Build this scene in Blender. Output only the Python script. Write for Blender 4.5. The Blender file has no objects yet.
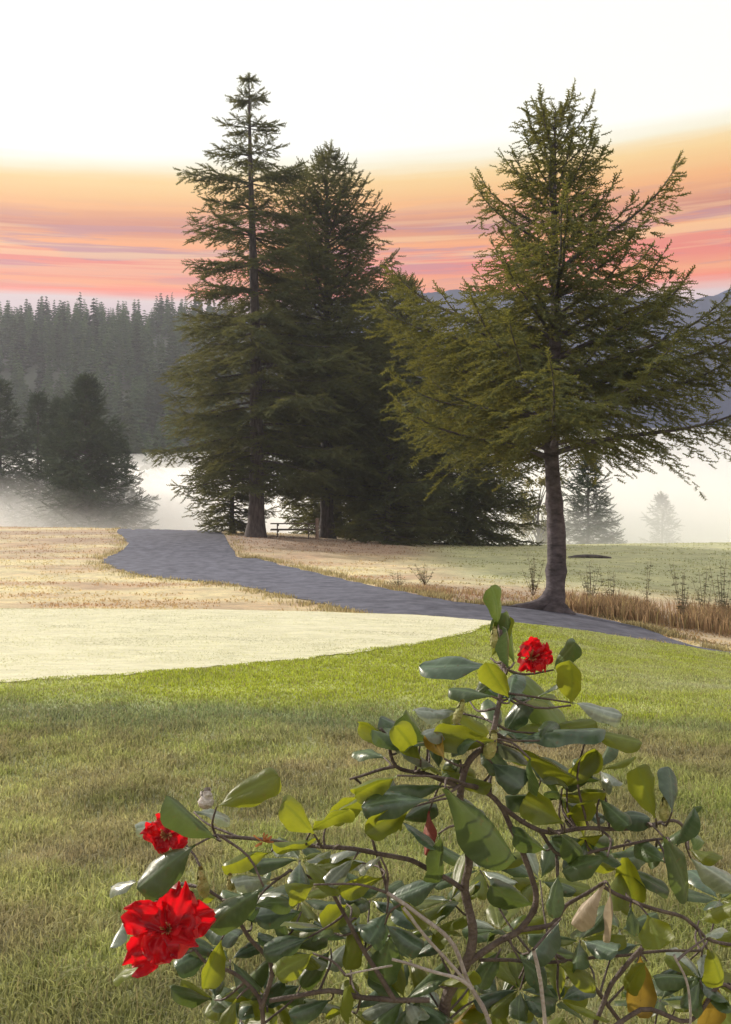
import bpy, math, random
import numpy as np
from mathutils import Vector, Matrix, noise

rng = np.random.default_rng(7)
random.seed(7)
R = math.radians
scene = bpy.context.scene
COL = scene.collection
EYE = 1.55
F = 1000.0            # focal length in picture pixels
CX, HY = 365.5, 500.0

# ------------------------------------------------------------------ camera
cam_d = bpy.data.cameras.new('camera')
cam_d.sensor_fit = 'VERTICAL'
cam_d.sensor_height = 36.0
cam_d.sensor_width = 36.0
cam_d.lens = 36.0 * F / 1024.0
cam_d.shift_y = -12.0 / 1024.0
cam_d.clip_start = 0.05
cam_d.clip_end = 6000
cam = bpy.data.objects.new('camera', cam_d)
cam.location = (0, 0, EYE)
cam.rotation_euler = (R(90), 0, 0)
COL.objects.link(cam)
scene.camera = cam

# ------------------------------------------------------------------ light
SUN_AZ, SUN_EL = -52.0, 21.0      # azimuth from the view direction (+Y), negative = left
sun_dir = Vector((math.sin(R(SUN_AZ)) * math.cos(R(SUN_EL)), math.cos(R(SUN_AZ)) * math.cos(R(SUN_EL)), math.sin(R(SUN_EL))))
sd = bpy.data.lights.new('sun', 'SUN')
sd.energy = 4.3
sd.angle = R(0.9)
sd.color = (1.0, 0.90, 0.75)
sun = bpy.data.objects.new('sun', sd)
sun.rotation_euler = (-sun_dir).to_track_quat('-Z', 'Y').to_euler()
COL.objects.link(sun)

world = bpy.data.worlds.new('World')
scene.world = world
world.use_nodes = True
nt = world.node_tree
nt.nodes.clear()


def N(t, typ, **kw):
    n = t.nodes.new(typ)
    for k, v in kw.items():
        if k.startswith('i_'):
            n.inputs[k[2:].replace('_', ' ')].default_value = v
        elif k.startswith('n_'):
            n.inputs[int(k[2:])].default_value = v
        else:
            setattr(n, k, v)
    return n


def ramp(t, pts, interp='LINEAR'):
    n = t.nodes.new('ShaderNodeValToRGB')
    cr = n.color_ramp
    cr.interpolation = interp
    while len(cr.elements) < len(pts):
        cr.elements.new(0.5)
    for e, (p, c) in zip(cr.elements, pts):
        e.position = p
        e.color = tuple(c) + (1,) if len(c) == 3 else c
    return n


def srgb(r, g, b):
    f = lambda c: (c / 255 / 12.92) if c / 255 <= 0.04045 else ((c / 255 + 0.055) / 1.055) ** 2.4
    return (f(r), f(g), f(b))


def mth(t, op, a, b=None, c=None):
    n = t.nodes.new('ShaderNodeMath')
    n.operation = op
    for i, v in enumerate((a, b, c)):
        if v is None:
            continue
        if isinstance(v, (int, float)):
            n.inputs[i].default_value = v
        else:
            t.links.new(v, n.inputs[i])
    return n.outputs[0]


L = nt.links.new
tc = N(nt, 'ShaderNodeTexCoord')
sep = N(nt, 'ShaderNodeSeparateXYZ')
L(tc.outputs['Generated'], sep.inputs[0])
hx2 = mth(nt, 'ADD', mth(nt, 'MULTIPLY', sep.outputs[0], sep.outputs[0]), mth(nt, 'MULTIPLY', sep.outputs[1], sep.outputs[1]))
hl = mth(nt, 'SQRT', mth(nt, 'MAXIMUM', hx2, 1e-5))
tanel = mth(nt, 'DIVIDE', sep.outputs[2], hl)
az = mth(nt, 'ARCTAN2', sep.outputs[0], sep.outputs[1])
# cloud deck: long flat bands, tipped a little up towards the right
slope = mth(nt, 'ADD', 0.012, mth(nt, 'MULTIPLY', mth(nt, 'MAXIMUM', mth(nt, 'SUBTRACT', mth(nt, 'MINIMUM', tanel, 0.36), 0.2), 0.0), 0.32))
tilt = mth(nt, 'SUBTRACT', tanel, mth(nt, 'MULTIPLY', mth(nt, 'SINE', az), slope))
comb = N(nt, 'ShaderNodeCombineXYZ')
L(mth(nt, 'MULTIPLY', az, 1.6), comb.inputs[0])
L(mth(nt, 'MULTIPLY', tilt, 30.0), comb.inputs[1])
n1 = N(nt, 'ShaderNodeTexNoise', i_Scale=1.0, i_Detail=5.0, i_Roughness=0.6)
L(comb.outputs[0], n1.inputs['Vector'])
comb2 = N(nt, 'ShaderNodeCombineXYZ')
L(mth(nt, 'MULTIPLY', az, 5.0), comb2.inputs[0])
L(mth(nt, 'MULTIPLY', tilt, 75.0), comb2.inputs[1])
n2 = N(nt, 'ShaderNodeTexNoise', i_Scale=1.0, i_Detail=4.0, i_Roughness=0.6)
L(comb2.outputs[0], n2.inputs['Vector'])
warp = mth(nt, 'ADD', tilt, mth(nt, 'MULTIPLY', mth(nt, 'SUBTRACT', n1.outputs[0], 0.5), 0.022))
warp = mth(nt, 'ADD', warp, mth(nt, 'MULTIPLY', mth(nt, 'SUBTRACT', n2.outputs[0], 0.5), 0.012))
EXPO = 0.3
g = 2 ** -EXPO * 1.04


def sk(r_, g_, b_, m=1.0):
    c = srgb(r_, g_, b_)
    return tuple(x * g * m for x in c)


rp = ramp(nt, [
    (0.0, sk(180, 166, 170)),
    (0.165, sk(196, 176, 184)),
    (0.196, sk(222, 196, 196)),
    (0.206, sk(255, 109, 64)),
    (0.216, sk(250, 150, 73)),
    (0.228, sk(240, 100, 71)),
    (0.242, sk(238, 113, 80)),
    (0.254, sk(252, 158, 73)),
    (0.270, sk(206, 112, 80)),
    (0.290, sk(250, 171, 89)),
    (0.306, sk(252, 193, 110)),
    (0.322, sk(255, 214, 136)),
    (0.334, sk(255, 246, 214)),
    (0.350, sk(255, 255, 246, 1.1)),
])
rp.color_ramp.elements[0].position = 0.0
L(warp, rp.inputs[0])
# streaks of lilac and of cream within the coloured deck
band = mth(nt, 'MULTIPLY', mth(nt, 'SMOOTH_MAX', 0.0, mth(nt, 'SUBTRACT', 1.0, mth(nt, 'ABSOLUTE', mth(nt, 'DIVIDE', mth(nt, 'SUBTRACT', tilt, 0.248), 0.055))), 0.1), 1.0)
st1 = ramp(nt, [(0.50, (0, 0, 0)), (0.58, (1, 1, 1))])
L(n2.outputs[0], st1.inputs[0])
mixa = N(nt, 'ShaderNodeMixRGB', blend_type='MIX')
L(mth(nt, 'MULTIPLY', mth(nt, 'MULTIPLY', st1.outputs[0], band), 0.75), mixa.inputs[0])
L(rp.outputs[0], mixa.inputs[1])
mixa.inputs[2].default_value = sk(178, 116, 136) + (1,)
comb3 = N(nt, 'ShaderNodeCombineXYZ')
L(mth(nt, 'MULTIPLY', az, 2.6), comb3.inputs[0])
L(mth(nt, 'MULTIPLY', tilt, 95.0), comb3.inputs[1])
comb3.inputs[2].default_value = 7.3
n3 = N(nt, 'ShaderNodeTexNoise', i_Scale=1.0, i_Detail=4.0, i_Roughness=0.55)
L(comb3.outputs[0], n3.inputs['Vector'])
st2 = ramp(nt, [(0.51, (0, 0, 0)), (0.60, (1, 1, 1))])
L(n3.outputs[0], st2.inputs[0])
mixb = N(nt, 'ShaderNodeMixRGB', blend_type='MIX')
L(mth(nt, 'MULTIPLY', mth(nt, 'MULTIPLY', st2.outputs[0], band), 0.6), mixb.inputs[0])
L(mixa.outputs[0], mixb.inputs[1])
mixb.inputs[2].default_value = sk(255, 206, 136) + (1,)
# clear sky above and behind the deck
nsky = N(nt, 'ShaderNodeTexSky')
nsky.sky_type = 'NISHITA'
nsky.sun_disc = False
nsky.sun_elevation = R(SUN_EL)
nsky.sun_rotation = R(SUN_AZ)
bg1 = N(nt, 'ShaderNodeBackground', i_Strength=0.06)
L(nsky.outputs[0], bg1.inputs[0])
bg2 = N(nt, 'ShaderNodeBackground', i_Strength=1.0)
L(mixb.outputs[0], bg2.inputs[0])
addw = N(nt, 'ShaderNodeMixShader', n_0=0.93)      # the cloud deck covers nearly all of the clear sky
L(bg1.outputs[0], addw.inputs[1])
L(bg2.outputs[0], addw.inputs[2])
wo = N(nt, 'ShaderNodeOutputWorld')
L(addw.outputs[0], wo.inputs[0])

vs = scene.view_settings
vs.view_transform = 'Standard'
vs.look = 'None'
vs.gamma = 1.0
vs.use_curve_mapping = False
vs.exposure = EXPO
scene.cycles.volume_bounces = 6
scene.cycles.volume_step_rate = 1.0
scene.cycles.max_bounces = 8
scene.cycles.transmission_bounces = 6
scene.cycles.diffuse_bounces = 3
scene.cycles.use_denoising = True


# ------------------------------------------------------------------ helpers
def mesh_obj(name, verts, faces, mats, parent=None, smooth=False, midx=None, colors=None, loc=None):
    me = bpy.data.meshes.new(name)
    verts = np.asarray(verts, dtype=np.float32).reshape(-1, 3)
    if isinstance(faces, np.ndarray) and faces.ndim == 2:
        nf, k = faces.shape
        me.vertices.add(len(verts))
        me.vertices.foreach_set('co', verts.ravel())
        me.loops.add(nf * k)
        me.loops.foreach_set('vertex_index', faces.astype(np.int32).ravel())
        me.polygons.add(nf)
        me.polygons.foreach_set('loop_start', np.arange(0, nf * k, k, dtype=np.int32))
        me.polygons.foreach_set('loop_total', np.full(nf, k, dtype=np.int32))
    else:
        me.from_pydata([tuple(map(float, v)) for v in verts], [], [tuple(int(i) for i in f) for f in faces])
    if not isinstance(mats, (list, tuple)):
        mats = [mats]
    for m in mats:
        me.materials.append(m)
    if midx is not None:
        me.polygons.foreach_set('material_index', np.asarray(midx, dtype=np.int32))
    if smooth:
        me.polygons.foreach_set('use_smooth', np.ones(len(me.polygons), dtype=bool))
    if colors is not None:
        at = me.color_attributes.new('tint', 'FLOAT_COLOR', 'POINT')
        c = np.ones((len(verts), 4), dtype=np.float32)
        c[:, :3] = colors
        at.data.foreach_set('color', c.ravel())
    me.update()
    me.validate()
    o = bpy.data.objects.new(name, me)
    COL.objects.link(o)
    if parent:
        o.parent = parent
    if loc is not None:
        o.location = loc
    return o


def tag(o, label=None, cat=None, group=None, kind=None):
    if label: o['label'] = label
    if cat: o['category'] = cat
    if group: o['group'] = group
    if kind: o['kind'] = kind
    return o


def empty(name, loc, rz=0.0):
    o = bpy.data.objects.new(name, None)
    o.location = loc
    o.rotation_euler = (0, 0, rz)
    o.empty_display_size = 0.2
    COL.objects.link(o)
    return o


def tube(pts, radii, sides=8, cap=True, jitter=0.0):
    """tapered tube along a polyline -> verts, quad faces"""
    pts = [Vector(p) for p in pts]
    V, Fc = [], []
    up = Vector((0, 0, 1))
    prev = None
    for i, p in enumerate(pts):
        d = (pts[min(i + 1, len(pts) - 1)] - pts[max(i - 1, 0)]).normalized()
        if prev is None:
            a = d.orthogonal().normalized()
        else:
            a = (prev - d * prev.dot(d))
            a = a.normalized() if a.length > 1e-6 else d.orthogonal().normalized()
        prev = a
        b = d.cross(a)
        for k in range(sides):
            t = 2 * math.pi * k / sides
            r = radii[i] * (1 + (random.uniform(-jitter, jitter) if jitter else 0))
            V.append(p + (a * math.cos(t) + b * math.sin(t)) * r)
    for i in range(len(pts) - 1):
        for k in range(sides):
            k2 = (k + 1) % sides
            Fc.append((i * sides + k, i * sides + k2, (i + 1) * sides + k2, (i + 1) * sides + k))
    if cap:
        V.append(pts[-1] + (pts[-1] - pts[-2]).normalized() * radii[-1] * 0.4)
        e = len(V) - 1
        o = (len(pts) - 1) * sides
        for k in range(sides):
            Fc.append((o + k, o + (k + 1) % sides, e, e))
    return V, Fc


class MB:
    def __init__(s):
        s.V, s.F, s.M = [], [], []

    def add(s, V, Fc, m=0):
        o = len(s.V)
        s.V.extend(V)
        for f in Fc:
            f = tuple(dict.fromkeys(i + o for i in f))
            s.F.append(f)
            s.M.append(m)

    def box(s, c, size, rot=None, bev=0.0):
        x, y, z = size[0] / 2, size[1] / 2, size[2] / 2
        V = [Vector((a, b, d)) for a in (-x, x) for b in (-y, y) for d in (-z, z)]
        if rot is not None:
            V = [rot @ v for v in V]
        V = [v + Vector(c) for v in V]
        s.add(V, [(0, 1, 3, 2), (4, 6, 7, 5), (0, 4, 5, 1), (2, 3, 7, 6), (0, 2, 6, 4), (1, 5, 7, 3)])

    def build(s, name, mats, parent=None, smooth=False):
        return mesh_obj(name, [tuple(v) for v in s.V], s.F, mats, parent, smooth, s.M)


def smooth_pts(pts, n):
    """catmull-rom through pts, n samples per span"""
    P = [Vector(p) for p in pts]
    P = [P[0] * 2 - P[1]] + P + [P[-1] * 2 - P[-2]]
    out = []
    for i in range(1, len(P) - 2):
        for k in range(n):
            t = k / n
            a, b, c, d = P[i - 1], P[i], P[i + 1], P[i + 2]
            out.append(0.5 * ((2 * b) + (c - a) * t + (2 * a - 5 * b + 4 * c - d) * t * t + (3 * b - a - 3 * c + d) * t ** 3))
    out.append(P[-2])
    return out


def vnoise(x, y, seed=0.0, octaves=3):
    """smooth vectorised value noise in 2-D, about -1..1"""
    def h(i, j, s):
        v = np.sin(i * 127.1 + j * 311.7 + s * 74.7) * 43758.5453
        return v - np.floor(v)
    tot = np.zeros_like(x, dtype=float)
    amp, nrm = 1.0, 0.0
    for o in range(octaves):
        xi, yi = np.floor(x), np.floor(y)
        fx, fy = x - xi, y - yi
        fx = fx * fx * (3 - 2 * fx)
        fy = fy * fy * (3 - 2 * fy)
        s = seed + o * 13.0
        v = (h(xi, yi, s) * (1 - fx) + h(xi + 1, yi, s) * fx) * (1 - fy) + (h(xi, yi + 1, s) * (1 - fx) + h(xi + 1, yi + 1, s) * fx) * fy
        tot += (v * 2 - 1) * amp
        nrm += amp
        amp *= 0.5
        x = x * 2.03 + 5.1
        y = y * 2.03 + 9.7
    return tot / nrm


def sstep(a, b, x):
    t = np.clip((x - a) / (b - a), 0, 1)
    return t * t * (3 - 2 * t)


# ------------------------------------------------------------------ terrain height
UC = np.array([-0.9, -0.365, -0.10, 0.12, 0.365, 0.9])
TAB = [  # distance, height below the eye at the six bearings
    (-60, [-1.6] * 6),
    (0, [-1.55] * 6),
    (3, [-1.55] * 6),
    (6, [-1.72] * 6),
    (9, [-1.77, -1.77, -1.77, -1.78, -1.84, -1.95]),
    (12, [-1.86, -1.86, -1.87, -1.91, -2.15, -2.5]),
    (15, [-1.90, -1.90, -1.91, -2.04, -2.46, -3.0]),
    (17, [-1.88, -1.88, -1.91, -2.07, -2.63, -3.3]),
    (19.5, [-2.25, -2.25, -2.3, -2.47, -3.02, -3.7]),
    (23, [-2.55, -2.55, -2.55, -2.62, -3.32, -4.0]),
    (26, [-2.6, -2.6, -2.6, -2.62, -3.42, -4.1]),
    (30, [-2.6, -2.6, -2.62, -2.70, -3.36, -4.0]),
    (40, [-2.3, -2.32, -2.48, -2.68, -3.12, -3.6]),
    (50, [-1.9, -1.93, -1.86, -2.55, -2.80, -3.0]),
    (60, [-1.55, -1.60, -1.95, -2.68, -2.58, -2.6]),
    (72, [-2.6, -2.7, -3.0, -3.7, -3.4, -3.6]),
    (100, [-9, -9, -9, -9, -8, -8]),
    (140, [-12, -12, -12, -12, -10, -9]),
    (1e5, [-12, -12, -12, -12, -8, -8]),
]
TY = np.array([t[0] for t in TAB], float)
TZ = np.array([t[1] for t in TAB], float)


def _slopes(x, y):
    d = np.diff(y, axis=0) / np.diff(x)[:, None]
    m = np.zeros_like(y)
    m[1:-1] = np.where(d[:-1] * d[1:] > 0, 2 * d[:-1] * d[1:] / (d[:-1] + d[1:] + 1e-12), 0)
    return m


TM = _slopes(TY, TZ)


def zrel(X, Y):
    X = np.asarray(X, float)
    Y = np.asarray(Y, float)
    u = np.clip(X / np.maximum(Y, 3.0), -0.9, 0.9)
    i = np.clip(np.searchsorted(TY, Y) - 1, 0, len(TY) - 2)
    h = TY[i + 1] - TY[i]
    t = np.clip((Y - TY[i]) / h, 0, 1)
    cols = (((1 + 2 * t) * (1 - t) ** 2)[..., None] * TZ[i] + (t * (1 - t) ** 2 * h)[..., None] * TM[i]
            + (t * t * (3 - 2 * t))[..., None] * TZ[i + 1] + (t * t * (t - 1) * h)[..., None] * TM[i + 1])
    j = np.clip(np.searchsorted(UC, u) - 1, 0, 4)
    w = (u - UC[j]) / (UC[j + 1] - UC[j])
    # smooth across bearings (catmull-rom)
    c = lambda k: np.take_along_axis(cols, np.clip(k, 0, 5)[..., None], -1)[..., 0]
    a, b, cc, d = c(j - 1), c(j), c(j + 1), c(j + 2)
    z = 0.5 * (2 * b + (cc - a) * w + (2 * a - 5 * b + 4 * cc - d) * w * w + (3 * b - a - 3 * cc + d) * w ** 3)
    # the wooded hill across the valley
    hx = 1.0 - 0.80 * sstep(-75, 120, X)
    z = z + 72 * sstep(140, 345, Y - 0.15 * np.abs(X)) * hx * (1 + 0.10 * vnoise(X / 60, Y / 60, 3.0))
    z = z + sstep(100, 200, Y) * 2.0 * vnoise(X / 30, Y / 30, 5.0)
    # little unevenness of the turf
    z = z + 0.018 * vnoise(X / 0.9, Y / 0.9, 1.0) * sstep(1, 4, Y) * (1 - sstep(60, 80, Y)) + 0.05 * vnoise(X / 7, Y / 7, 2.0) * sstep(19, 30, Y)
    return z


def zg(X, Y):
    return zrel(X, Y) + EYE


def inv(px, py, y0=2.0, y1=90.0):
    """the point of the ground on the bearing px at depression py"""
    u = (px - CX) / F
    Y = np.linspace(y0, y1, 4000)
    pp = HY - zrel(u * Y, Y) * F / Y
    k = np.where(pp <= py)[0]
    Yh = Y[k[0]] if len(k) else y1
    return u * Yh, Yh


def P3(px, py, d):
    return Vector(((px - CX) / F * d, d, EYE + (HY - py) / F * d))


# ------------------------------------------------------------------ materials
def new_mat(name):
    m = bpy.data.materials.new(name)
    m.use_nodes = True
    m.node_tree.nodes.clear()
    return m, m.node_tree


def principled(t, **kw):
    p = t.nodes.new('ShaderNodeBsdfPrincipled')
    for k, v in kw.items():
        p.inputs[k.replace('_', ' ')].default_value = v
    return p


def out(t, sh, vol=None):
    o = t.nodes.new('ShaderNodeOutputMaterial')
    if sh is not None:
        t.links.new(sh, o.inputs['Surface'])
    if vol is not None:
        t.links.new(vol, o.inputs['Volume'])
    return o


def noise_mat(name, c1, c2, scale=5.0, rough=0.8, bump=0.0, detail=5.0, transl=0.0, tcol=None, spec=0.3, coord='Object',
              stretch=None, sheen=0.0, contrast=(0.3, 0.7), bumpscale=None, rand=0.0, coat=0.0):
    m, t = new_mat(name)
    tcn = N(t, 'ShaderNodeTexCoord')
    vec = tcn.outputs[coord]
    if stretch:
        mp = N(t, 'ShaderNodeMapping')
        mp.inputs['Scale'].default_value = stretch
        t.links.new(vec, mp.inputs[0])
        vec = mp.outputs[0]
    nz = N(t, 'ShaderNodeTexNoise', i_Scale=scale, i_Detail=detail, i_Roughness=0.6)
    t.links.new(vec, nz.inputs['Vector'])
    rmp = ramp(t, [(contrast[0], c1), (contrast[1], c2)])
    t.links.new(nz.outputs[0], rmp.inputs[0])
    col = rmp.outputs[0]
    if rand:
        oi = N(t, 'ShaderNodeObjectInfo')
        hs = N(t, 'ShaderNodeHueSaturation')
        t.links.new(col, hs.inputs['Color'])
        t.links.new(mth(t, 'ADD', 1 - rand, mth(t, 'MULTIPLY', oi.outputs['Random'], rand * 2)), hs.inputs['Value'])
        t.links.new(mth(t, 'ADD', 0.485, mth(t, 'MULTIPLY', oi.outputs['Random'], 0.03)), hs.inputs['Hue'])
        col = hs.outputs[0]
    p = principled(t, Roughness=rough)
    p.inputs['Specular IOR Level'].default_value = spec
    if sheen:
        p.inputs['Sheen Weight'].default_value = sheen
        p.inputs['Sheen Roughness'].default_value = 0.4
    if coat:
        p.inputs['Coat Weight'].default_value = coat
        p.inputs['Coat Roughness'].default_value = 0.25
    t.links.new(col, p.inputs['Base Color'])
    if bump:
        bn = N(t, 'ShaderNodeTexNoise', i_Scale=bumpscale or scale * 3, i_Detail=4.0)
        t.links.new(vec, bn.inputs['Vector'])
        bp = N(t, 'ShaderNodeBump', i_Strength=bump, i_Distance=0.02)
        t.links.new(bn.outputs[0], bp.inputs['Height'])
        t.links.new(bp.outputs[0], p.inputs['Normal'])
    sh = p.outputs[0]
    if transl:
        tr = N(t, 'ShaderNodeBsdfTranslucent')
        if tcol:
            tr.inputs[0].default_value = tuple(tcol) + (1,)
        else:
            t.links.new(col, tr.inputs[0])
        mx = N(t, 'ShaderNodeMixShader', n_0=transl)
        t.links.new(sh, mx.inputs[1])
        t.links.new(tr.outputs[0], mx.inputs[2])
        sh = mx.outputs[0]
    out(t, sh)
    return m


def turf_mat(name, mul=1.0, blades=False):
    """ground cover coloured by the kind of turf growing there (attribute tint), broken up by noise"""
    m, t = new_mat(name)
    at = N(t, 'ShaderNodeAttribute')
    at.attribute_name = 'tint'
    gm = N(t, 'ShaderNodeNewGeometry')
    col = at.outputs['Color']
    if not blades:
        nz = N(t, 'ShaderNodeTexNoise', i_Scale=1.3, i_Detail=8.0, i_Roughness=0.72)
        t.links.new(gm.outputs['Position'], nz.inputs['Vector'])
        rr = ramp(t, [(0.32, (0.62, 0.6, 0.55)), (0.5, (1, 1, 1)), (0.68, (1.35, 1.3, 1.25))])
        t.links.new(nz.outputs[0], rr.inputs[0])
        mx = N(t, 'ShaderNodeMixRGB', blend_type='MULTIPLY', n_0=1.0)
        t.links.new(col, mx.inputs[1])
        t.links.new(rr.outputs[0], mx.inputs[2])
        n2_ = N(t, 'ShaderNodeTexNoise', i_Scale=22.0, i_Detail=5.0, i_Roughness=0.8)
        mp = N(t, 'ShaderNodeMapping')
        mp.inputs['Scale'].default_value = (0.6, 1.4, 1)
        t.links.new(gm.outputs['Position'], mp.inputs[0])
        t.links.new(mp.outputs[0], n2_.inputs['Vector'])
        r2 = ramp(t, [(0.35, (0.6, 0.6, 0.55)), (0.62, (1.3, 1.3, 1.25))])
        t.links.new(n2_.outputs[0], r2.inputs[0])
        mx2 = N(t, 'ShaderNodeMixRGB', blend_type='MULTIPLY', n_0=1.0)
        t.links.new(mx.outputs[0], mx2.inputs[1])
        t.links.new(r2.outputs[0], mx2.inputs[2])
        col = mx2.outputs[0]
    p = principled(t, Roughness=0.75)
    p.inputs['Specular IOR Level'].default_value = 0.25
    p.inputs['Sheen Weight'].default_value = 0.25
    t.links.new(col, p.inputs['Base Color'])
    sh = p.outputs[0]
    if not blades:
        bp = N(t, 'ShaderNodeBump', i_Strength=0.6, i_Distance=0.03)
        t.links.new(n2_.outputs[0], bp.inputs['Height'])
        t.links.new(bp.outputs[0], p.inputs['Normal'])
    else:
        tr = N(t, 'ShaderNodeBsdfTranslucent')
        t.links.new(col, tr.inputs[0])
        ms = N(t, 'ShaderNodeMixShader', n_0=0.5)
        t.links.new(sh, ms.inputs[1])
        t.links.new(tr.outputs[0], ms.inputs[2])
        sh = ms.outputs[0]
    out(t, sh)
    return m


M_turf = turf_mat('turf')
M_blade = turf_mat('grass_blades', blades=True)
M_bark = noise_mat('bark', (0.035, 0.03, 0.034), (0.13, 0.115, 0.12), 3.0, 0.9, 0.8, stretch=(3, 3, 0.7), bumpscale=14)
M_barkpale = noise_mat('pale_bark', (0.03, 0.025, 0.03), (0.15, 0.13, 0.15), 3.0, 0.9, 1.0, stretch=(1.2, 1.2, 2.6), bumpscale=9)
M_needle = noise_mat('needles', (0.046, 0.074, 0.040), (0.098, 0.13, 0.064), 1.2, 0.6, transl=0.4, tcol=(0.28, 0.25, 0.04), spec=0.2)
M_needle2 = noise_mat('dark_needles', (0.042, 0.066, 0.040), (0.09, 0.118, 0.062), 0.8, 0.65, transl=0.4, tcol=(0.20, 0.185, 0.045), spec=0.2)
M_needle3 = noise_mat('misty_needles', (0.034, 0.056, 0.034), (0.07, 0.10, 0.05), 0.8, 0.65, transl=0.15, spec=0.2)
M_forest = noise_mat('forest_needles', (0.030, 0.052, 0.022), (0.085, 0.125, 0.040), 0.15, 0.8, transl=0.15, spec=0.1, rand=0.4)
M_broad = noise_mat('yellowing_leaves', (0.12, 0.13, 0.03), (0.32, 0.26, 0.07), 0.6, 0.7, transl=0.4, spec=0.2)
M_path = noise_mat('path_gravel', (0.055, 0.058, 0.088), (0.165, 0.17, 0.23), 2.5, 0.9, 0.6, detail=9, contrast=(0.3, 0.72), bumpscale=40, coord='Object')
M_wood = noise_mat('weathered_wood', (0.10, 0.085, 0.075), (0.22, 0.19, 0.17), 4, 0.85, 0.3, stretch=(1, 8, 8))
M_post = noise_mat('post_wood', (0.22, 0.16, 0.13), (0.36, 0.28, 0.24), 5, 0.85, 0.2)

# ------------------------------------------------------------------ ground
C_rough = np.array([0.20, 0.20, 0.082])
C_rough2 = np.array([0.235, 0.19, 0.115])
C_fringe = np.array([0.33, 0.38, 0.04])
C_band = np.array([0.21, 0.26, 0.115])
C_dewy = np.array([0.40, 0.42, 0.24])
C_straw = np.array([0.42, 0.27, 0.145])
C_cream = np.array([0.60, 0.51, 0.28])
C_litter_shade = np.array([0.28, 0.17, 0.105])  # brown of dry litter, also used to paint the spruce's shadow streak
C_field = np.array([0.31, 0.33, 0.15])
C_far = np.array([0.03, 0.04, 0.02])


def turf_colour(X, Y):
    u = X / np.maximum(Y, 3)
    n1_ = vnoise(X / 1.4, Y / 1.4, 21.0, 4)
    n2_ = vnoise(X / 0.45, Y / 0.45, 22.0, 4)
    nb = vnoise(X / 4.0, Y / 4.0, 23.0, 3)
    mix = lambda a, b, w: a * (1 - w[..., None]) + b * w[..., None]
    c = mix(np.broadcast_to(C_rough, X.shape + (3,)), C_rough2, np.clip(0.30 + 0.8 * n1_ + 0.35 * nb, 0, 1))
    c = mix(c, C_rough * np.array([1.15, 1.35, 0.9]), np.clip(0.9 * n2_ + 0.25, 0, 0.85))
    c = c * (1 + 0.55 * vnoise(X / 0.30, Y / 0.30, 24.0, 4))[..., None]
    c = c * 1.34
    edge = 7.45 + 0.9 * nb + 0.6 * n1_ + 0.3 * n2_
    c = mix(c, np.broadcast_to(C_band, X.shape + (3,)) * (1 + 0.3 * n2_)[..., None], sstep(-0.5, 0.7, Y - edge) * 0.85)
    edge = 8.5 + 0.5 * nb + 0.5 * n1_ + 0.25 * n2_ - 0.6 * sstep(0.0, 0.3, u)
    f = sstep(-0.4, 0.7, Y - edge)
    fr = mix(np.broadcast_to(C_fringe, X.shape + (3,)), C_dewy, np.clip(0.0 + 0.9 * nb + 0.5 * n2_ + 0.45 * sstep(-0.02, 0.15, u), 0, 1) * 0.95)
    c = mix(c, fr, f)
    b = sstep(17.2, 19.5, Y)
    n3_ = vnoise(X / 2.6, Y / 1.3, 31.0, 5)
    beyond = mix(np.broadcast_to(C_cream, X.shape + (3,)), C_straw, np.clip(0.5 + 1.4 * n3_, 0, 1))
    beyond = mix(beyond, C_litter_shade, np.clip(1.3 * vnoise(X / 5, Y / 3.0, 33.0, 3) - 0.25 + 0.5 * sstep(36, 50, Y) * sstep(-0.1, -0.3, u), 0, 0.85))
    # the tallest spruce's shadow streak, painted into the turf as brown needle litter
    shade_streak = np.exp(-(((X - (-0.5)) / 6.5) ** 2 + ((Y - 48.5) / 4.2) ** 2))
    beyond = mix(beyond, C_litter_shade, np.clip(shade_streak * 2.2, 0, 0.95))
    fld = sstep(1.0, 5.0, X) * sstep(29, 36, Y)
    beyond = mix(beyond, mix(np.broadcast_to(C_field, X.shape + (3,)), C_field * np.array([1.35, 1.3, 1.3]), np.clip(0.3 + n3_, 0, 1)), fld * 0.95)
    rd = sstep(0.5, 2.0, X) * sstep(24.0, 25.6, Y) * (1 - sstep(30, 33, Y))
    beyond = mix(beyond, C_litter_shade * 1.1, rd * 0.8)
    c = mix(c, beyond, b)
    c = mix(c, C_far, sstep(130, 170, Y))
    return np.clip(c, 0.01, 0.9)


rows = np.concatenate([np.linspace(-60, 1.5, 12), np.arange(2.0, 22, 0.1), np.geomspace(22.1, 110, 170), np.geomspace(112, 760, 100)])
cols_s = np.concatenate([np.linspace(-2.2, -0.62, 18), np.linspace(-0.6, 0.6, 200), np.linspace(0.62, 2.2, 18)])
YY, SS = np.meshgrid(rows, cols_s, indexing='ij')
XX = SS * (np.maximum(YY, 0) * 0.85 + 4.0 + np.maximum(-YY, 0) * 0.8)
XX = np.clip(XX, -700, 700)
ZZ = zg(XX, YY)
nr, nc = XX.shape
idx = np.arange(nr * nc).reshape(nr, nc)
faces = np.stack([idx[:-1, :-1], idx[:-1, 1:], idx[1:, 1:], idx[1:, :-1]], -1).reshape(-1, 4)
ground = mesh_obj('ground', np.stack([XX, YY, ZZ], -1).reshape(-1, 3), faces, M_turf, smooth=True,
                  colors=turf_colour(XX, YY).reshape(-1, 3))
tag(ground, 'rolling golf course ground falling away to a misty valley', 'ground', kind='structure')

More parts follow.
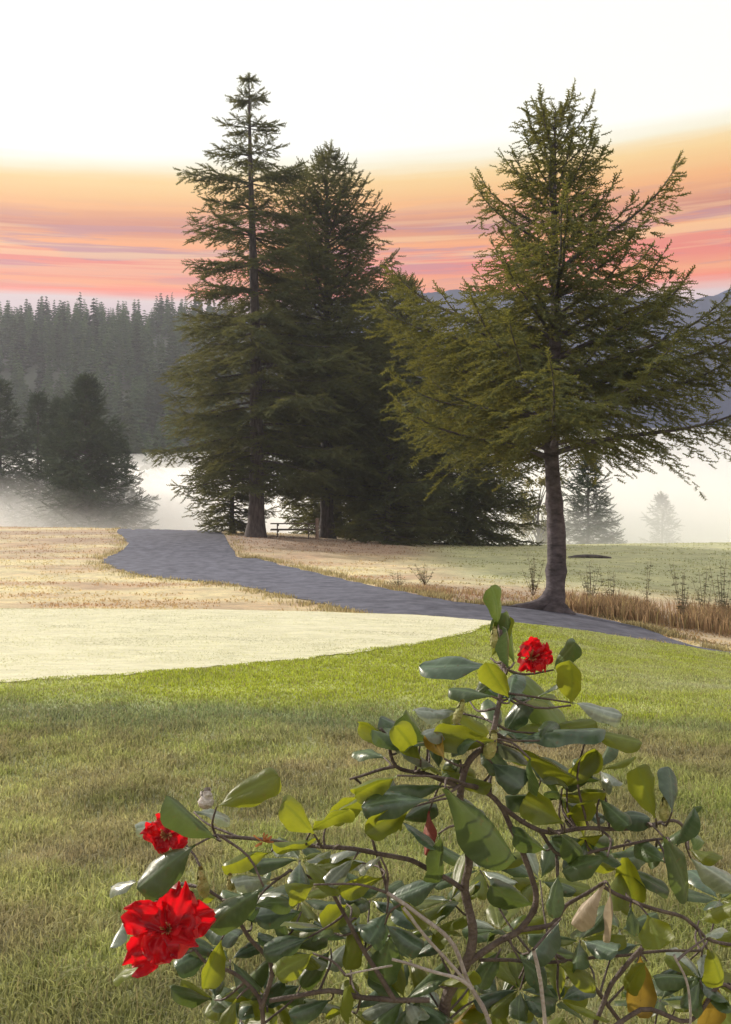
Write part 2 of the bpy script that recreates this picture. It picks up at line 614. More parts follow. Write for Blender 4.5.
# putting green: close mown pale dewy turf
M_green, tg = new_mat('dewy_putting_turf')
gm = N(tg, 'ShaderNodeNewGeometry')
nz = N(tg, 'ShaderNodeTexNoise', i_Scale=5.0, i_Detail=12.0, i_Roughness=0.85)
mpg = N(tg, 'ShaderNodeMapping')
mpg.inputs['Scale'].default_value = (0.4, 1.0, 1)
tg.links.new(gm.outputs['Position'], mpg.inputs[0])
tg.links.new(mpg.outputs[0], nz.inputs['Vector'])
rg = ramp(tg, [(0.36, (0.28, 0.29, 0.10)), (0.48, (0.46, 0.46, 0.22)), (0.6, (0.64, 0.63, 0.36))])
tg.links.new(nz.outputs[0], rg.inputs[0])
pg = principled(tg, Roughness=0.55)
pg.inputs['Sheen Weight'].default_value = 0.6
pg.inputs['Sheen Roughness'].default_value = 0.4
tg.links.new(rg.outputs[0], pg.inputs['Base Color'])
bpn = N(tg, 'ShaderNodeBump', i_Strength=0.35, i_Distance=0.02)
nzf = N(tg, 'ShaderNodeTexNoise', i_Scale=40.0, i_Detail=4.0)
tg.links.new(gm.outputs['Position'], nzf.inputs['Vector'])
tg.links.new(nzf.outputs[0], bpn.inputs['Height'])
tg.links.new(bpn.outputs[0], pg.inputs['Normal'])
out(tg, pg.outputs[0])
gx = np.array([-260, -120, 0, 100, 200, 300, 350, 400, 440, 465, 482, 492.0])
gy = np.array([700, 692, 683, 677, 669, 660, 654, 647, 640, 634, 628, 624.0])
us = np.concatenate([np.linspace(-260, 400, 150), np.linspace(403, 492, 60)])
V = []
nv = 60
for px in us:
    pyn = np.interp(px, gx, gy) + 0.8 * math.sin(px * 0.11) + 0.5 * math.sin(px * 0.31)
    _, yn = inv(px, pyn, 6.0, 19.0)
    yf = 18.6 if px < 440 else 18.6 - (px - 440) / 52.0 * 1.2
    yn = min(yn, yf - 0.02)
    for k in range(nv):
        y = yn + (yf - yn) * k / (nv - 1)
        V.append(((px - CX) / F * y, y))
V = np.array(V)
zz = zg(V[:, 0], V[:, 1]) + 0.012
idx = np.arange(len(us) * nv).reshape(len(us), nv)
faces = np.stack([idx[:-1, :-1], idx[1:, :-1], idx[1:, 1:], idx[:-1, 1:]], -1).reshape(-1, 4)
green = mesh_obj('putting_green_ground', np.column_stack([V, zz]), faces, M_green, smooth=True)
tag(green, 'pale close mown putting green covered in dew', 'putting green', kind='structure')
GREEN_NEAR = (gx, gy)

# cart path
edgeL = [inv(118, 529.5, 25), inv(127, 545, 25), inv(103, 560, 25), inv(138, 575, 23), inv(225, 584, 22), inv(285, 596, 21), inv(338, 608, 20.8)]
edgeR = [inv(212, 530, 25), inv(228, 543, 25), inv(262, 560, 25), inv(322, 575, 23), inv(385, 589, 22), inv(436, 599, 21), inv(488, 606, 20.8)]
edgeL = [(edgeL[0][0] - 5.0, 86.0), (edgeL[0][0] - 1.5, 72.0)] + edgeL + [(1.0, 20.4), (3.0, 19.9), (5.0, 19.6), (6.4, 19.1), (9.0, 18.2), (13.0, 17.2)]
edgeR = [(edgeR[0][0] - 5.0, 86.0), (edgeR[0][0] - 1.5, 72.0)] + edgeR + [inv(540, 607.5, 20.8), inv(600, 619, 20.8), inv(650, 631, 20.8), (7.1, 20.7), (10.0, 19.7), (14.0, 18.6)]
Ls = smooth_pts([(a, b, 0) for a, b in edgeL], 14)
Rs = smooth_pts([(a, b, 0) for a, b in edgeR], 14)
V, cols_ = [], 14
for i, (a, b) in enumerate(zip(Ls, Rs)):
    w = (b - a).normalized()
    a2 = a + w * (0.25 * noise.noise(Vector((i * 0.4, 0, 0))) + 0.12 * noise.noise(Vector((i * 1.3, 4, 0))))
    b2 = b + w * (0.25 * noise.noise(Vector((i * 0.4, 9, 0))) + 0.12 * noise.noise(Vector((i * 1.3, 7, 0))))
    for k in range(cols_):
        p = a2.lerp(b2, k / (cols_ - 1))
        V.append((p.x, p.y))
V = np.array(V)
idx = np.arange(len(Ls) * cols_).reshape(len(Ls), cols_)
faces = np.stack([idx[:-1, :-1], idx[:-1, 1:], idx[1:, 1:], idx[1:, :-1]], -1).reshape(-1, 4)
faces = faces[:, ::-1]
path = mesh_obj('path', np.column_stack([V, zg(V[:, 0], V[:, 1]) + 0.02]), faces, M_path, smooth=True)
tag(path, 'grey blue gravel cart path winding over the rise', 'path', kind='structure')
PATH_POLY = np.array([(p.x, p.y) for p in Ls] + [(p.x, p.y) for p in reversed(Rs)])


def in_poly(X, Y, poly):
    ins = np.zeros(X.shape, bool)
    n = len(poly)
    j = n - 1
    for i in range(n):
        xi, yi = poly[i]
        xj, yj = poly[j]
        c = ((yi > Y) != (yj > Y)) & (X < (xj - xi) * (Y - yi) / (yj - yi + 1e-12) + xi)
        ins ^= c
        j = i
    return ins


# far ridge, wooded and the blue of distant haze painted into its base colour
def ridge(name, Y0, depth, pxs, pys, label, seed, amp):
    pts = []
    xs = np.linspace(-640, 640, 900)
    pr = np.interp(xs / Y0 * F + CX, pxs, pys)
    top = EYE + (HY - pr) / F * Y0
    top = top + amp * vnoise(xs / 40, xs * 0, seed, 4) + 1.6 * vnoise(xs / 4.5, xs * 0, seed + 5, 2)
    prof = np.array([0.0, 0.25, 0.6, 0.85, 1.0])
    dd = np.array([-1.0, -0.7, -0.35, -0.12, 0.0]) * depth
    V, k = [], 0
    for a, d in zip(prof, dd):
        n = vnoise(xs / 30, xs * 0 + d, seed + 2, 3)
        V.append(np.column_stack([xs, np.full_like(xs, Y0 + d), -16 + (top + 16) * a + n * 3 * (a > 0) * (a < 1)]))
    V.append(np.column_stack([xs, np.full_like(xs, Y0 + depth * 0.6), xs * 0 - 16]))
    V = np.array(V)
    m_, n_ = V.shape[:2]
    idx = np.arange(m_ * n_).reshape(m_, n_)
    fc = np.stack([idx[:-1, :-1], idx[:-1, 1:], idx[1:, 1:], idx[1:, :-1]], -1).reshape(-1, 4)
    o = mesh_obj(name, V.reshape(-1, 3), fc, M_hill, smooth=True)
    tag(o, label, 'hills', kind='structure')


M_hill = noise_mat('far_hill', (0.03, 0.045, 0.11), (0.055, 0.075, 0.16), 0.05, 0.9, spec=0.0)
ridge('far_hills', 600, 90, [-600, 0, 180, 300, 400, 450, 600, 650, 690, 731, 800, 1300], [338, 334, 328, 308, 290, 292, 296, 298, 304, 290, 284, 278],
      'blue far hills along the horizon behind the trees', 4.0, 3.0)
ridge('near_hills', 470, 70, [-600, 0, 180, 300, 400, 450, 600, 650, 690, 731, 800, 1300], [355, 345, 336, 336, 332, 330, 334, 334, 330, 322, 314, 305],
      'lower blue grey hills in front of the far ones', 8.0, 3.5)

# ------------------------------------------------------------------ conifers
def twig_template(needles=15, seed=0, spread=0.34, width=0.06):
    """a needle-clad twiglet along +x, unit length, triangles"""
    r = np.random.default_rng(seed)
    V, T = [], []
    V += [(0, -width, 0), (0, width, 0), (1.0, 0, 0)]
    T.append((0, 1, 2))
    V += [(0, 0, -width), (0, 0, width), (1.0, 0, 0)]
    T.append((3, 4, 5))
    for i in range(needles):
        x = 0.05 + 0.9 * i / needles
        a = (i % 4) * math.pi / 2 + r.uniform(-0.5, 0.5)
        l = spread * r.uniform(0.7, 1.25) * (1.0 - 0.45 * x)
        dx = l * 0.8
        cy, cz = math.cos(a) * l, math.sin(a) * l * 0.55
        b = len(V)
        V += [(x, 0, 0), (x + 0.15, 0.0, 0.0), (x + dx, cy, cz)]
        T.append((b, b + 1, b + 2))
    return np.array(V, float), np.array(T, int)


TW = [twig_template(15, s) for s in range(3)]


def sprays(pos, dirs, nrm, length, tmpl):
    """place template twiglets -> verts, tris"""
    d = dirs / np.linalg.norm(dirs, axis=1, keepdims=True)
    n = nrm - d * (nrm * d).sum(1, keepdims=True)
    n /= np.maximum(np.linalg.norm(n, axis=1, keepdims=True), 1e-6)
    b = np.cross(n, d)
    Vt, Tt = tmpl
    P = pos[:, None, :] + length[:, None, None] * (Vt[None, :, 0:1] * d[:, None] + Vt[None, :, 1:2] * b[:, None] + Vt[None, :, 2:3] * n[:, None])
    T = Tt[None] + (np.arange(len(pos)) * len(Vt))[:, None, None]
    return P.reshape(-1, 3), T.reshape(-1, 3)


def conifer(name, loc, H, prof, label, needle, bark, trunk_r=0.35, n_br=70, first=0.12, up=0.25, droop=0.35, seed=1,
            sec_step=0.30, tw_len=0.26, bend=None, asym=None, density=1.0, up_top=0.6, tip_up=0.25, hang=0.25, group=None, sec_ratio=0.5,
            whorls=None, flare=1.5, root=None, lvar=(0.78, 1.12), thin=None, knob=0.07):
    """prof(t, azimuth) -> branch length at relative height t; trunk + limbs + crown"""
    rr = random.Random(seed)
    root_o = empty(name, loc)
    tag(root_o, label, 'tree', group)
    # trunk
    nseg = 44
    bendf = bend or (lambda t: (0, 0))
    tp, tr = [], []
    for i in range(nseg + 1):
        t = i / nseg
        t = t ** 1.25
        bx, by = bendf(t)
        tp.append(Vector((bx, by, H * t - (0.25 if i == 0 else 0))))
        rad = trunk_r * (1 - t) ** 0.85 + 0.012
        rad *= 1 + flare * 0.35 * math.exp(-t * H / 0.45)
        rad *= 1 + knob * rr.uniform(-1, 1) * (t < 0.6)
        tr.append(rad)
    mb = MB()
    v, f = tube(tp, tr, 12, jitter=0.05)
    mb.add(v, f)
    if root:
        for pts, rads in root:
            v, f = tube(smooth_pts(pts, 4), list(np.interp(np.linspace(0, 1, (len(pts) - 1) * 4 + 1), np.linspace(0, 1, len(rads)), rads)), 8, jitter=0.08)
            mb.add(v, f)
    mb.build('trunk', bark, root_o, smooth=True)
    limbs = MB()
    pos, dirs, nrm, lens = [], [], [], []
    golden = 2.39996
    azi = rr.uniform(0, 6)
    for i in range(n_br):
        s = (i + rr.uniform(-0.35, 0.35)) / n_br
        t = first + (0.985 - first) * max(0, s) ** 0.92
        if whorls and t > whorls[1]:
            t = min(0.985, round(t * whorls[0]) / whorls[0] + rr.gauss(0, 0.0035))
        azi += golden + rr.uniform(-0.45, 0.45)
        Lb = prof(t, azi) * rr.uniform(*lvar)
        if Lb < 0.12:
            Lb = 0.12
        bx, by = bendf(t)
        base = Vector((bx, by, H * t))
        el = up * (1 - t) + up_top * t + rr.uniform(-0.12, 0.12)
        dr = droop * (1 - t) ** 0.6
        n = max(4, int(Lb / 0.35) + 3)
        pts = [base]
        hd = Vector((math.cos(azi), math.sin(azi), 0))
        side0 = Vector((-hd.y, hd.x, 0))
        yaw = 0.0
        for k in range(n):
            q = (k + 0.5) / n
            e = el - dr * math.sin(q * math.pi * 0.8) * 1.6 + tip_up * q * q * 1.6
            yaw += rr.uniform(-0.10, 0.10)
            h2 = hd * math.cos(yaw) + side0 * math.sin(yaw)
            d = h2 * math.cos(e) + Vector((0, 0, math.sin(e)))
            pts.append(pts[-1] + d * (Lb / n))
        r0 = min(trunk_r * 0.32, 0.012 + 0.013 * Lb)
        v, f = tube(pts, [r0 * (1 - 0.9 * k / n) for k in range(n + 1)], 5)
        limbs.add(v, f)
        # secondaries
        dn_ = density * (thin(t) if thin else 1.0)
        ns = max(3, int(Lb / sec_step * dn_))
        for j in range(ns):
            q = 0.14 + 0.86 * (j + rr.random() * 0.6) / ns
            q = min(q, 0.995)
            kk = min(int(q * n), n - 1)
            fr = q * n - kk
            p = pts[kk].lerp(pts[kk + 1], fr)
            d0 = (pts[kk + 1] - pts[kk]).normalized()
            side = d0.cross(Vector((0, 0, 1))).normalized()
            for sg in (-1, 1):
                if rr.random() < 0.08:
                    continue
                ang = rr.uniform(0.6, 1.05)
                sl = min(sec_ratio * Lb * (1.02 - q) ** 0.7 * (0.35 + 0.65 * min(1, q * 2.5)), 1.7) * rr.uniform(0.6, 1.25) + tw_len * 0.5
                sd_ = (d0 * math.cos(ang) + side * sg * math.sin(ang) + Vector((0, 0, -hang * rr.uniform(0.2, 1.5)))).normalized()
                nt_ = max(2, int(sl / (tw_len * 0.48)))
                for w in range(nt_):
                    qq = (w + rr.random() * 0.5) / nt_
                    pp = p + sd_ * sl * qq + Vector((0, 0, -hang * 0.5 * sl * qq * qq))
                    s2 = sd_.cross(Vector((0, 0, 1))).normalized()
                    a2 = rr.uniform(0.35, 1.25) * (1 if w % 2 else -1)
                    if w == nt_ - 1:
                        a2 = 0
                    dd = sd_ * math.cos(a2) + s2 * math.sin(a2) + Vector((0, 0, rr.uniform(-0.45, 0.35) - hang * 0.3))
                    pos.append(pp)
                    dirs.append(dd)
                    nrm.append(Vector((rr.uniform(-0.4, 0.4), rr.uniform(-0.4, 0.4), 1)))
                    lens.append(tw_len * rr.uniform(0.75, 1.35))
        # tip and along-branch twiglets
        for j in range(max(4, int(Lb / (tw_len * 0.5)))):
            q = 0.25 + 0.75 * rr.random()
            kk = min(int(q * n), n - 1)
            p = pts[kk].lerp(pts[kk + 1], q * n - kk)
            d0 = (pts[kk + 1] - pts[kk]).normalized()
            pos.append(p)
            dirs.append(d0 + Vector((rr.uniform(-.5, .5), rr.uniform(-.5, .5), rr.uniform(-.2, .6))))
            nrm.append(Vector((0.1, 0, 1)))
            lens.append(tw_len * rr.uniform(0.7, 1.2))
        pos.append(pts[-1])
        dirs.append(pts[-1] - pts[-2])
        nrm.append(Vector((0, 0, 1)))
        lens.append(tw_len * 1.2)
    # leader
    tx, ty = bendf(1.0)
    for k in range(16):
        a = rr.uniform(0, 6.28)
        z = H * (1 - 0.055 * rr.random())
        pos.append(Vector((tx, ty, z)))
        dirs.append(Vector((math.cos(a) * 0.7, math.sin(a) * 0.7, rr.uniform(0.4, 1.2))))
        nrm.append(Vector((math.sin(a), math.cos(a), 0.3)))
        lens.append(tw_len * rr.uniform(0.6, 1.1))
    pos = np.array([tuple(p) for p in pos])
    dirs = np.array([tuple(p) for p in dirs])
    nrm = np.array([tuple(p) for p in nrm])
    lens = np.array(lens)
    VV, TT, o = [], [], 0
    which = np.arange(len(pos)) % 3
    for k in range(3):
        s_ = which == k
        v, tt = sprays(pos[s_], dirs[s_], nrm[s_], lens[s_], TW[k])
        VV.append(v)
        TT.append(tt + o)
        o += len(v)
    lt = []
    for fq in limbs.F:
        lt.append((fq[0] + o, fq[1] + o, fq[2] + o))
        if len(fq) == 4:
            lt.append((fq[0] + o, fq[2] + o, fq[3] + o))
    VV.append(np.array([tuple(p) for p in limbs.V]))
    TT.append(np.array(lt))
    TTc = np.concatenate(TT)
    mi = np.zeros(len(TTc), int)
    mi[-len(lt):] = 1
    mesh_obj('crown', np.concatenate(VV), TTc, [needle, bark], root_o, midx=mi)
    return root_o


def gpos(px, Y):
    x = (px - CX) / F * Y
    return (x, Y, float(zg(np.array(x), np.array(Y))) - 0.03)


# tall layered spruce on the left
def prof_a(t, a):
    base = np.interp(t, [0, 0.10, 0.25, 0.45, 0.55, 0.7, 0.8, 0.9, 1], [2.6, 3.6, 5.2, 4.9, 3.7, 2.7, 2.2, 1.15, 0.15])
    base *= (1 + 0.22 * math.sin(t * 41 + 1.0)) if t > 0.5 else 1.0
    return base * (1 + 0.16 * math.sin(a * 2 + t * 9) - 0.22 * math.cos(a) * (0.10 < t < 0.5) * -0.4)


x, y, z = gpos(256, 50)
conifer('spruce_tree', (x, y, z), 23.2, prof_a, 'tallest spruce with separate layered boughs and a bare lower trunk', M_needle2, M_bark,
        trunk_r=0.40, n_br=165, first=0.11, up=0.08, up_top=0.12, droop=0.24, tip_up=0.14, seed=11, sec_step=0.34, tw_len=0.36, hang=0.25,
        whorls=(17, 0.46), sec_ratio=0.60, lvar=(0.7, 1.15),
        bend=lambda t: (-0.25 * t + 0.1 * math.sin(t * 5), 0), density=1.0)


def prof_b(t, a):
    return np.interp(t, [0, 0.05, 0.3, 0.55, 0.75, 0.9, 1], [3.2, 4.4, 5.2, 4.6, 3.3, 1.8, 0.3]) * (1 + 0.14 * math.sin(a * 3 + t * 11))


x, y, z = gpos(327, 54)
conifer('spruce_tree', (x, y, z), 20.9, prof_b, 'dense spruce just right of the tallest one, crowns touching', M_needle2, M_bark,
        trunk_r=0.38, n_br=220, first=0.11, up=0.15, up_top=0.75, droop=0.30, tip_up=0.3, seed=22, sec_step=0.42, tw_len=0.38, hang=0.3, density=1.1)


def prof_c(t, a):
    return np.interp(t, [0, 0.05, 0.3, 0.6, 0.8, 0.93, 1], [3.6, 4.6, 4.7, 3.6, 2.4, 1.1, 0.2]) * (1 + 0.14 * math.sin(a * 3 + t * 8))


x, y, z = gpos(402, 57)
conifer('spruce_tree', (x, y, z), 15.0, prof_c, 'shadowy spruce third from the left in the dark clump behind the path', M_needle2, M_bark,
        trunk_r=0.32, n_br=210, first=0.02, up=0.1, up_top=0.7, droop=0.3, tip_up=0.25, seed=33, sec_step=0.45, tw_len=0.40, hang=0.3, density=1.05)
x, y, z = gpos(468, 60)
conifer('spruce_tree', (x, y, z), 12.6, lambda t, a: prof_c(t, a) * 0.92, 'rightmost and lowest spruce of the dark clump, boughs down to the turf', M_needle2, M_bark,
        trunk_r=0.26, n_br=210, first=0.0, up=0.05, up_top=0.6, droop=0.25, tip_up=0.2, seed=44, sec_step=0.42, tw_len=0.38, hang=0.3, density=1.1)
x, y, z = gpos(388, 52.5)
conifer('spruce_tree', (x, y, z), 8.5, lambda t, a: prof_c(t, a) * 0.62, 'short young spruce standing under the taller ones beside the picnic table', M_needle2, M_bark,
        trunk_r=0.18, n_br=110, first=0.02, up=0.05, up_top=0.6, droop=0.2, tip_up=0.2, seed=45, sec_step=0.4, tw_len=0.36, hang=0.25, density=1.1)
x, y, z = gpos(338, 62)
conifer('spruce_tree', (x, y, z), 12.0, lambda t, a: prof_c(t, a) * 0.80, 'dark low spruce standing behind the trunk just right of the picnic table', M_needle2, M_bark,
        trunk_r=0.24, n_br=190, first=0.0, up=0.05, up_top=0.6, droop=0.2, tip_up=0.2, seed=48, sec_step=0.42, tw_len=0.40, hang=0.28, density=1.1)
x, y, z = gpos(232, 54)
conifer('young_spruce', (x, y, z), 6.6, lambda t, a: np.interp(t, [0, 0.1, 0.4, 0.8, 1], [1.4, 2.1, 2.2, 1.2, 0.2]) * (1 + 0.2 * math.sin(3 * a)),
        'small bushy spruce tucked behind the bare trunk of the tallest spruce', M_needle2, M_bark,
        trunk_r=0.13, n_br=130, first=0.04, up=0.0, up_top=0.6, droop=0.2, tip_up=0.2, seed=46, sec_step=0.4, tw_len=0.34, hang=0.25, density=1.0)


# the wide fir at the verge
def prof_d(t, a):
    b = np.interp(t, [0, 0.24, 0.30, 0.42, 0.55, 0.68, 0.78, 0.88, 0.95, 1], [3.4, 4.2, 5.2, 5.0, 3.5, 2.5, 1.7, 1.35, 0.75, 0.15])
    c = math.cos(a)
    b *= 1 + 0.04 * c + (0.18 if (c < -0.4 and 0.28 < t < 0.45) else 0) + (0.30 * c if 0.60 < t < 0.68 else 0)
    b *= 1 + 0.24 * math.sin(a * 3 + t * 23)
    return b


x, y, z = gpos(553, 25)
root = [([(0.0, 0, 0.45), (-0.28, -0.05, 0.22), (-0.65, -0.10, 0.16), (-1.15, -0.12, 0.10), (-1.6, -0.1, 0.02)], [0.24, 0.19, 0.12, 0.09, 0.04]),
        ([(0.0, 0, 0.35), (0.25, -0.1, 0.08), (0.5, -0.2, -0.05)], [0.2, 0.14, 0.06])]
conifer('fir_tree', (x, y, z), 12.6, prof_d, 'broad spreading fir with a bare knobbly trunk beside the cart path', M_needle, M_barkpale,
        trunk_r=0.25, n_br=118, first=0.295, up=0.20, up_top=0.80, droop=0.34, tip_up=0.40, seed=8, sec_step=0.21, tw_len=0.25, hang=0.42, whorls=(24, 0.36),
        lvar=(0.6, 1.22), thin=lambda t: 1.0 if t < 0.55 else 0.85, knob=0.13,
        bend=lambda t: (0.30 * math.exp(-t * 9) * 0.0 + 0.10 * math.sin(t * 13) * (1 - t) + 0.05 * t, 0), density=1.0, sec_ratio=0.48, flare=0.5, root=root)


# ------------------------------------------------------------------ wood across the valley
def small_conifer_geo(seed, H=1.0, whorls=17, per=8):
    r = random.Random(seed)
    V, T = [], []

    def tri(a, b, c):
        k = len(V)
        V.extend([a, b, c])
        T.append((k, k + 1, k + 2))
    for k in range(4):
        a, b = k * math.pi / 2, (k + 1) * math.pi / 2
        tri((0.014 * math.cos(a), 0.014 * math.sin(a), 0), (0.014 * math.cos(b), 0.014 * math.sin(b), 0), (0, 0, 0.98))
    w0 = r.uniform(0.15, 0.21)
    for i in range(whorls):
        t = 0.07 + 0.92 * (i / whorls) ** 0.95
        Rr = w0 * (1 - t) ** 0.8 * r.uniform(0.82, 1.15) + 0.008
        for k in range(per):
            a = 2 * math.pi * (k + r.random() * 0.8) / per + i
            l = Rr * r.uniform(0.65, 1.2)
            z0 = t + r.uniform(-0.012, 0.012)
            d = Vector((math.cos(a), math.sin(a), -0.35))
            s = Vector((-d.y, d.x, 0))
            base = Vector((0, 0, z0))
            tip = base + d * l
            m1 = base + d * l * 0.55
            w = l * 0.42
            tri(tuple(base), tuple(m1 + s * w - Vector((0, 0, l * 0.18))), tuple(tip))
            tri(tuple(base), tuple(tip), tuple(m1 - s * w - Vector((0, 0, l * 0.18))))
            tri(tuple(base + Vector((0, 0, 0.01))), tuple(m1 - Vector((0, 0, l * 0.4))), tuple(tip))
            for q in (0.35, 0.6, 0.82):
                for sg in (-1, 1):
                    b0 = base + d * l * q
                    tri(tuple(b0), tuple(b0 + d * l * 0.10), tuple(b0 + d * l * 0.2 + s * sg * w * (1.25 - q) + Vector((0, 0, -l * r.uniform(0.02, 0.2)))))
    return np.array(V), np.array(T)


variants = []
for s in range(6):
    v, tt = small_conifer_geo(100 + s)
    me_o = None
    variants.append((v, tt))
base_meshes = []
for k, (v, tt) in enumerate(variants):
    me = bpy.data.meshes.new('conifer')
    me.vertices.add(len(v))
    me.vertices.foreach_set('co', v.astype(np.float32).ravel())
    me.loops.add(len(tt) * 3)
    me.loops.foreach_set('vertex_index', tt.astype(np.int32).ravel())
    me.polygons.add(len(tt))
    me.polygons.foreach_set('loop_start', np.arange(0, len(tt) * 3, 3, dtype=np.int32))
    me.polygons.foreach_set('loop_total', np.full(len(tt), 3, dtype=np.int32))
    me.materials.append(M_forest)
    me.update()
    base_meshes.append(me)

rf = random.Random(99)
# the trees of the wood that can be told apart: front rows, and the row along the skyline
spots = []
for i in range(60):
    Yt = rf.uniform(150, 215)
    px = rf.uniform(-60, 250)
    spots.append((px, Yt, rf.uniform(9, 22), 'front'))
for i in range(80):
    Yt = rf.uniform(215, 300)
    px = rf.uniform(-60, 260)
    spots.append((px, Yt, rf.uniform(11, 18), 'front'))
for i in range(50):
    px = -40 + i * 6 + rf.uniform(-4, 4)
    Yt = rf.uniform(318, 338)
    spots.append((px, Yt, rf.uniform(7, 17), 'sky'))
for px, Yt, h, kd in spots:
    x = (px - CX) / F * Yt
    z = float(zg(np.array(x), np.array(Yt))) - 0.4
    o = bpy.data.objects.new('conifer', rf.choice(base_meshes))
    o.location = (x, Yt, z)
    o.scale = (h * rf.uniform(0.9, 1.3),) * 2 + (h,)
    o.rotation_euler = (0, 0, rf.uniform(0, 6.28))
    COL.objects.link(o)
    if kd == 'sky':
        tag(o, 'pointed conifer standing on the skyline of the wooded hill', 'tree', 'conifers along the hill crest')
    else:
        if Yt < 180:
            tag(o, 'conifer at the foot of the wooded slope, its base in the mist', 'tree', 'conifers at the foot of the hillside')
        elif Yt < 235:
            tag(o, 'conifer half way up the wooded slope beyond the mist', 'tree', 'conifers on the middle of the hillside')
        else:
            tag(o, 'conifer high on the wooded slope, just below the crest', 'tree', 'conifers on the upper hillside')

# the rest of the wood, one mass
VV, TT, off = [], [], 0
for i in range(2600):
    Yt = rf.uniform(150, 360)
    x = rf.uniform(-260, 200)
    if x > -30 and rf.random() < 0.5:
        continue
    z = float(zg(np.array(x), np.array(Yt))) - 0.4
    h = rf.uniform(8, 15)
    v, tt = rf.choice(variants)
    a = rf.uniform(0, 6.28)
    ca, sa = math.cos(a), math.sin(a)
    wv = h * rf.uniform(0.95, 1.35)
    q = np.column_stack([(v[:, 0] * ca - v[:, 1] * sa) * wv + x, (v[:, 0] * sa + v[:, 1] * ca) * wv + Yt, v[:, 2] * h + z])
    keep = rng.random(len(tt)) < 0.6
    VV.append(q)
    TT.append(tt[keep] + off)
    off += len(q)
wood = mesh_obj('forest', np.concatenate(VV), np.concatenate(TT), M_forest)
tag(wood, 'dense conifer wood covering the far hillside', 'forest', kind='stuff')

# nearer trees half sunk in the mist
def mist_tree(name, px, Yt, py_top, prof, label, seed, mat=M_needle3, n_br=95, tw=0.5, drop=0.0, hang=0.3, up_top=0.6, first=0.04, trunk_r=None):
    x, y, z = gpos(px, Yt)
    top = EYE + (HY - py_top) / F * Yt
    H = top - z
    conifer(name, (x, y, z - 0.1), H, prof, label, mat, M_bark, trunk_r=trunk_r or H * 0.016, n_br=n_br, first=first, up=0.1, up_top=up_top, droop=0.25,
            tip_up=0.3, lvar=(0.5, 1.25), seed=seed, sec_step=tw * 0.8, tw_len=tw, hang=hang)


mist_tree('spruce_tree', 86, 92, 376, lambda t, a: np.interp(t, [0, 0.1, 0.35, 0.7, 1], [5.6, 6.0, 5.3, 3.2, 0.3]) * (1 + 0.12 * math.sin(a * 3)),
          'large dark conical spruce rising from the mist left of the path', 61, n_br=230, tw=0.6)
mist_tree('spruce_tree', 38, 108, 392, lambda t, a: np.interp(t, [0, 0.1, 0.35, 0.7, 1], [5.0, 5.4, 4.6, 2.5, 0.3]) * (1 + 0.12 * math.sin(a * 3)),
          'misty spruce at the left edge, behind the large conical one', 62, n_br=130, tw=0.7)
mist_tree('spruce_tree', 0, 104, 380, lambda t, a: np.interp(t, [0, 0.1, 0.35, 0.7, 1], [5.0, 5.8, 5.0, 2.8, 0.3]) * (1 + 0.12 * math.sin(a * 3)),
          'misty spruce cut off by the left edge of the view', 63, n_br=130, tw=0.7)
mist_tree('spruce_tree', 62, 99, 398, lambda t, a: np.interp(t, [0, 0.1, 0.35, 0.7, 1], [5.0, 5.2, 4.6, 2.5, 0.3]),
          'second spruce from the left edge in the misty group', 68, n_br=180, tw=0.65)
mist_tree('spruce_tree', 122, 104, 440, lambda t, a: np.interp(t, [0, 0.1, 0.35, 0.7, 1], [3.6, 4.0, 3.4, 1.8, 0.3]),
          'shorter spruce tucked behind the right flank of the large conical one', 67, n_br=110, tw=0.6)
mist_tree('fir_tree', 588, 88, 452, lambda t, a: np.interp(t, [0, 0.1, 0.35, 0.7, 1], [2.2, 2.9, 2.9, 1.8, 0.3]) * (1 + 0.2 * math.sin(a * 3)),
          'faint grey fir in the mist just right of the knobbly trunk', 64, n_br=110, tw=0.55)
mist_tree('pine_tree', 662, 104, 495, lambda t, a: np.interp(t, [0, 0.1, 0.35, 0.7, 1], [1.8, 2.1, 2.0, 1.3, 0.3]) * (1 + 0.2 * math.sin(a * 3)),
          'small lone pine fading into the mist on the right', 65, n_br=70, tw=0.5)
mist_tree('pine_tree', 612, 124, 512, lambda t, a: np.interp(t, [0, 0.1, 0.35, 0.7, 1], [1.0, 1.3, 1.2, 0.8, 0.3]) * (1 + 0.2 * math.sin(a * 3)),
          'smallest and palest pine in the mist, left of the lone pine', 66, n_br=50, tw=0.5)


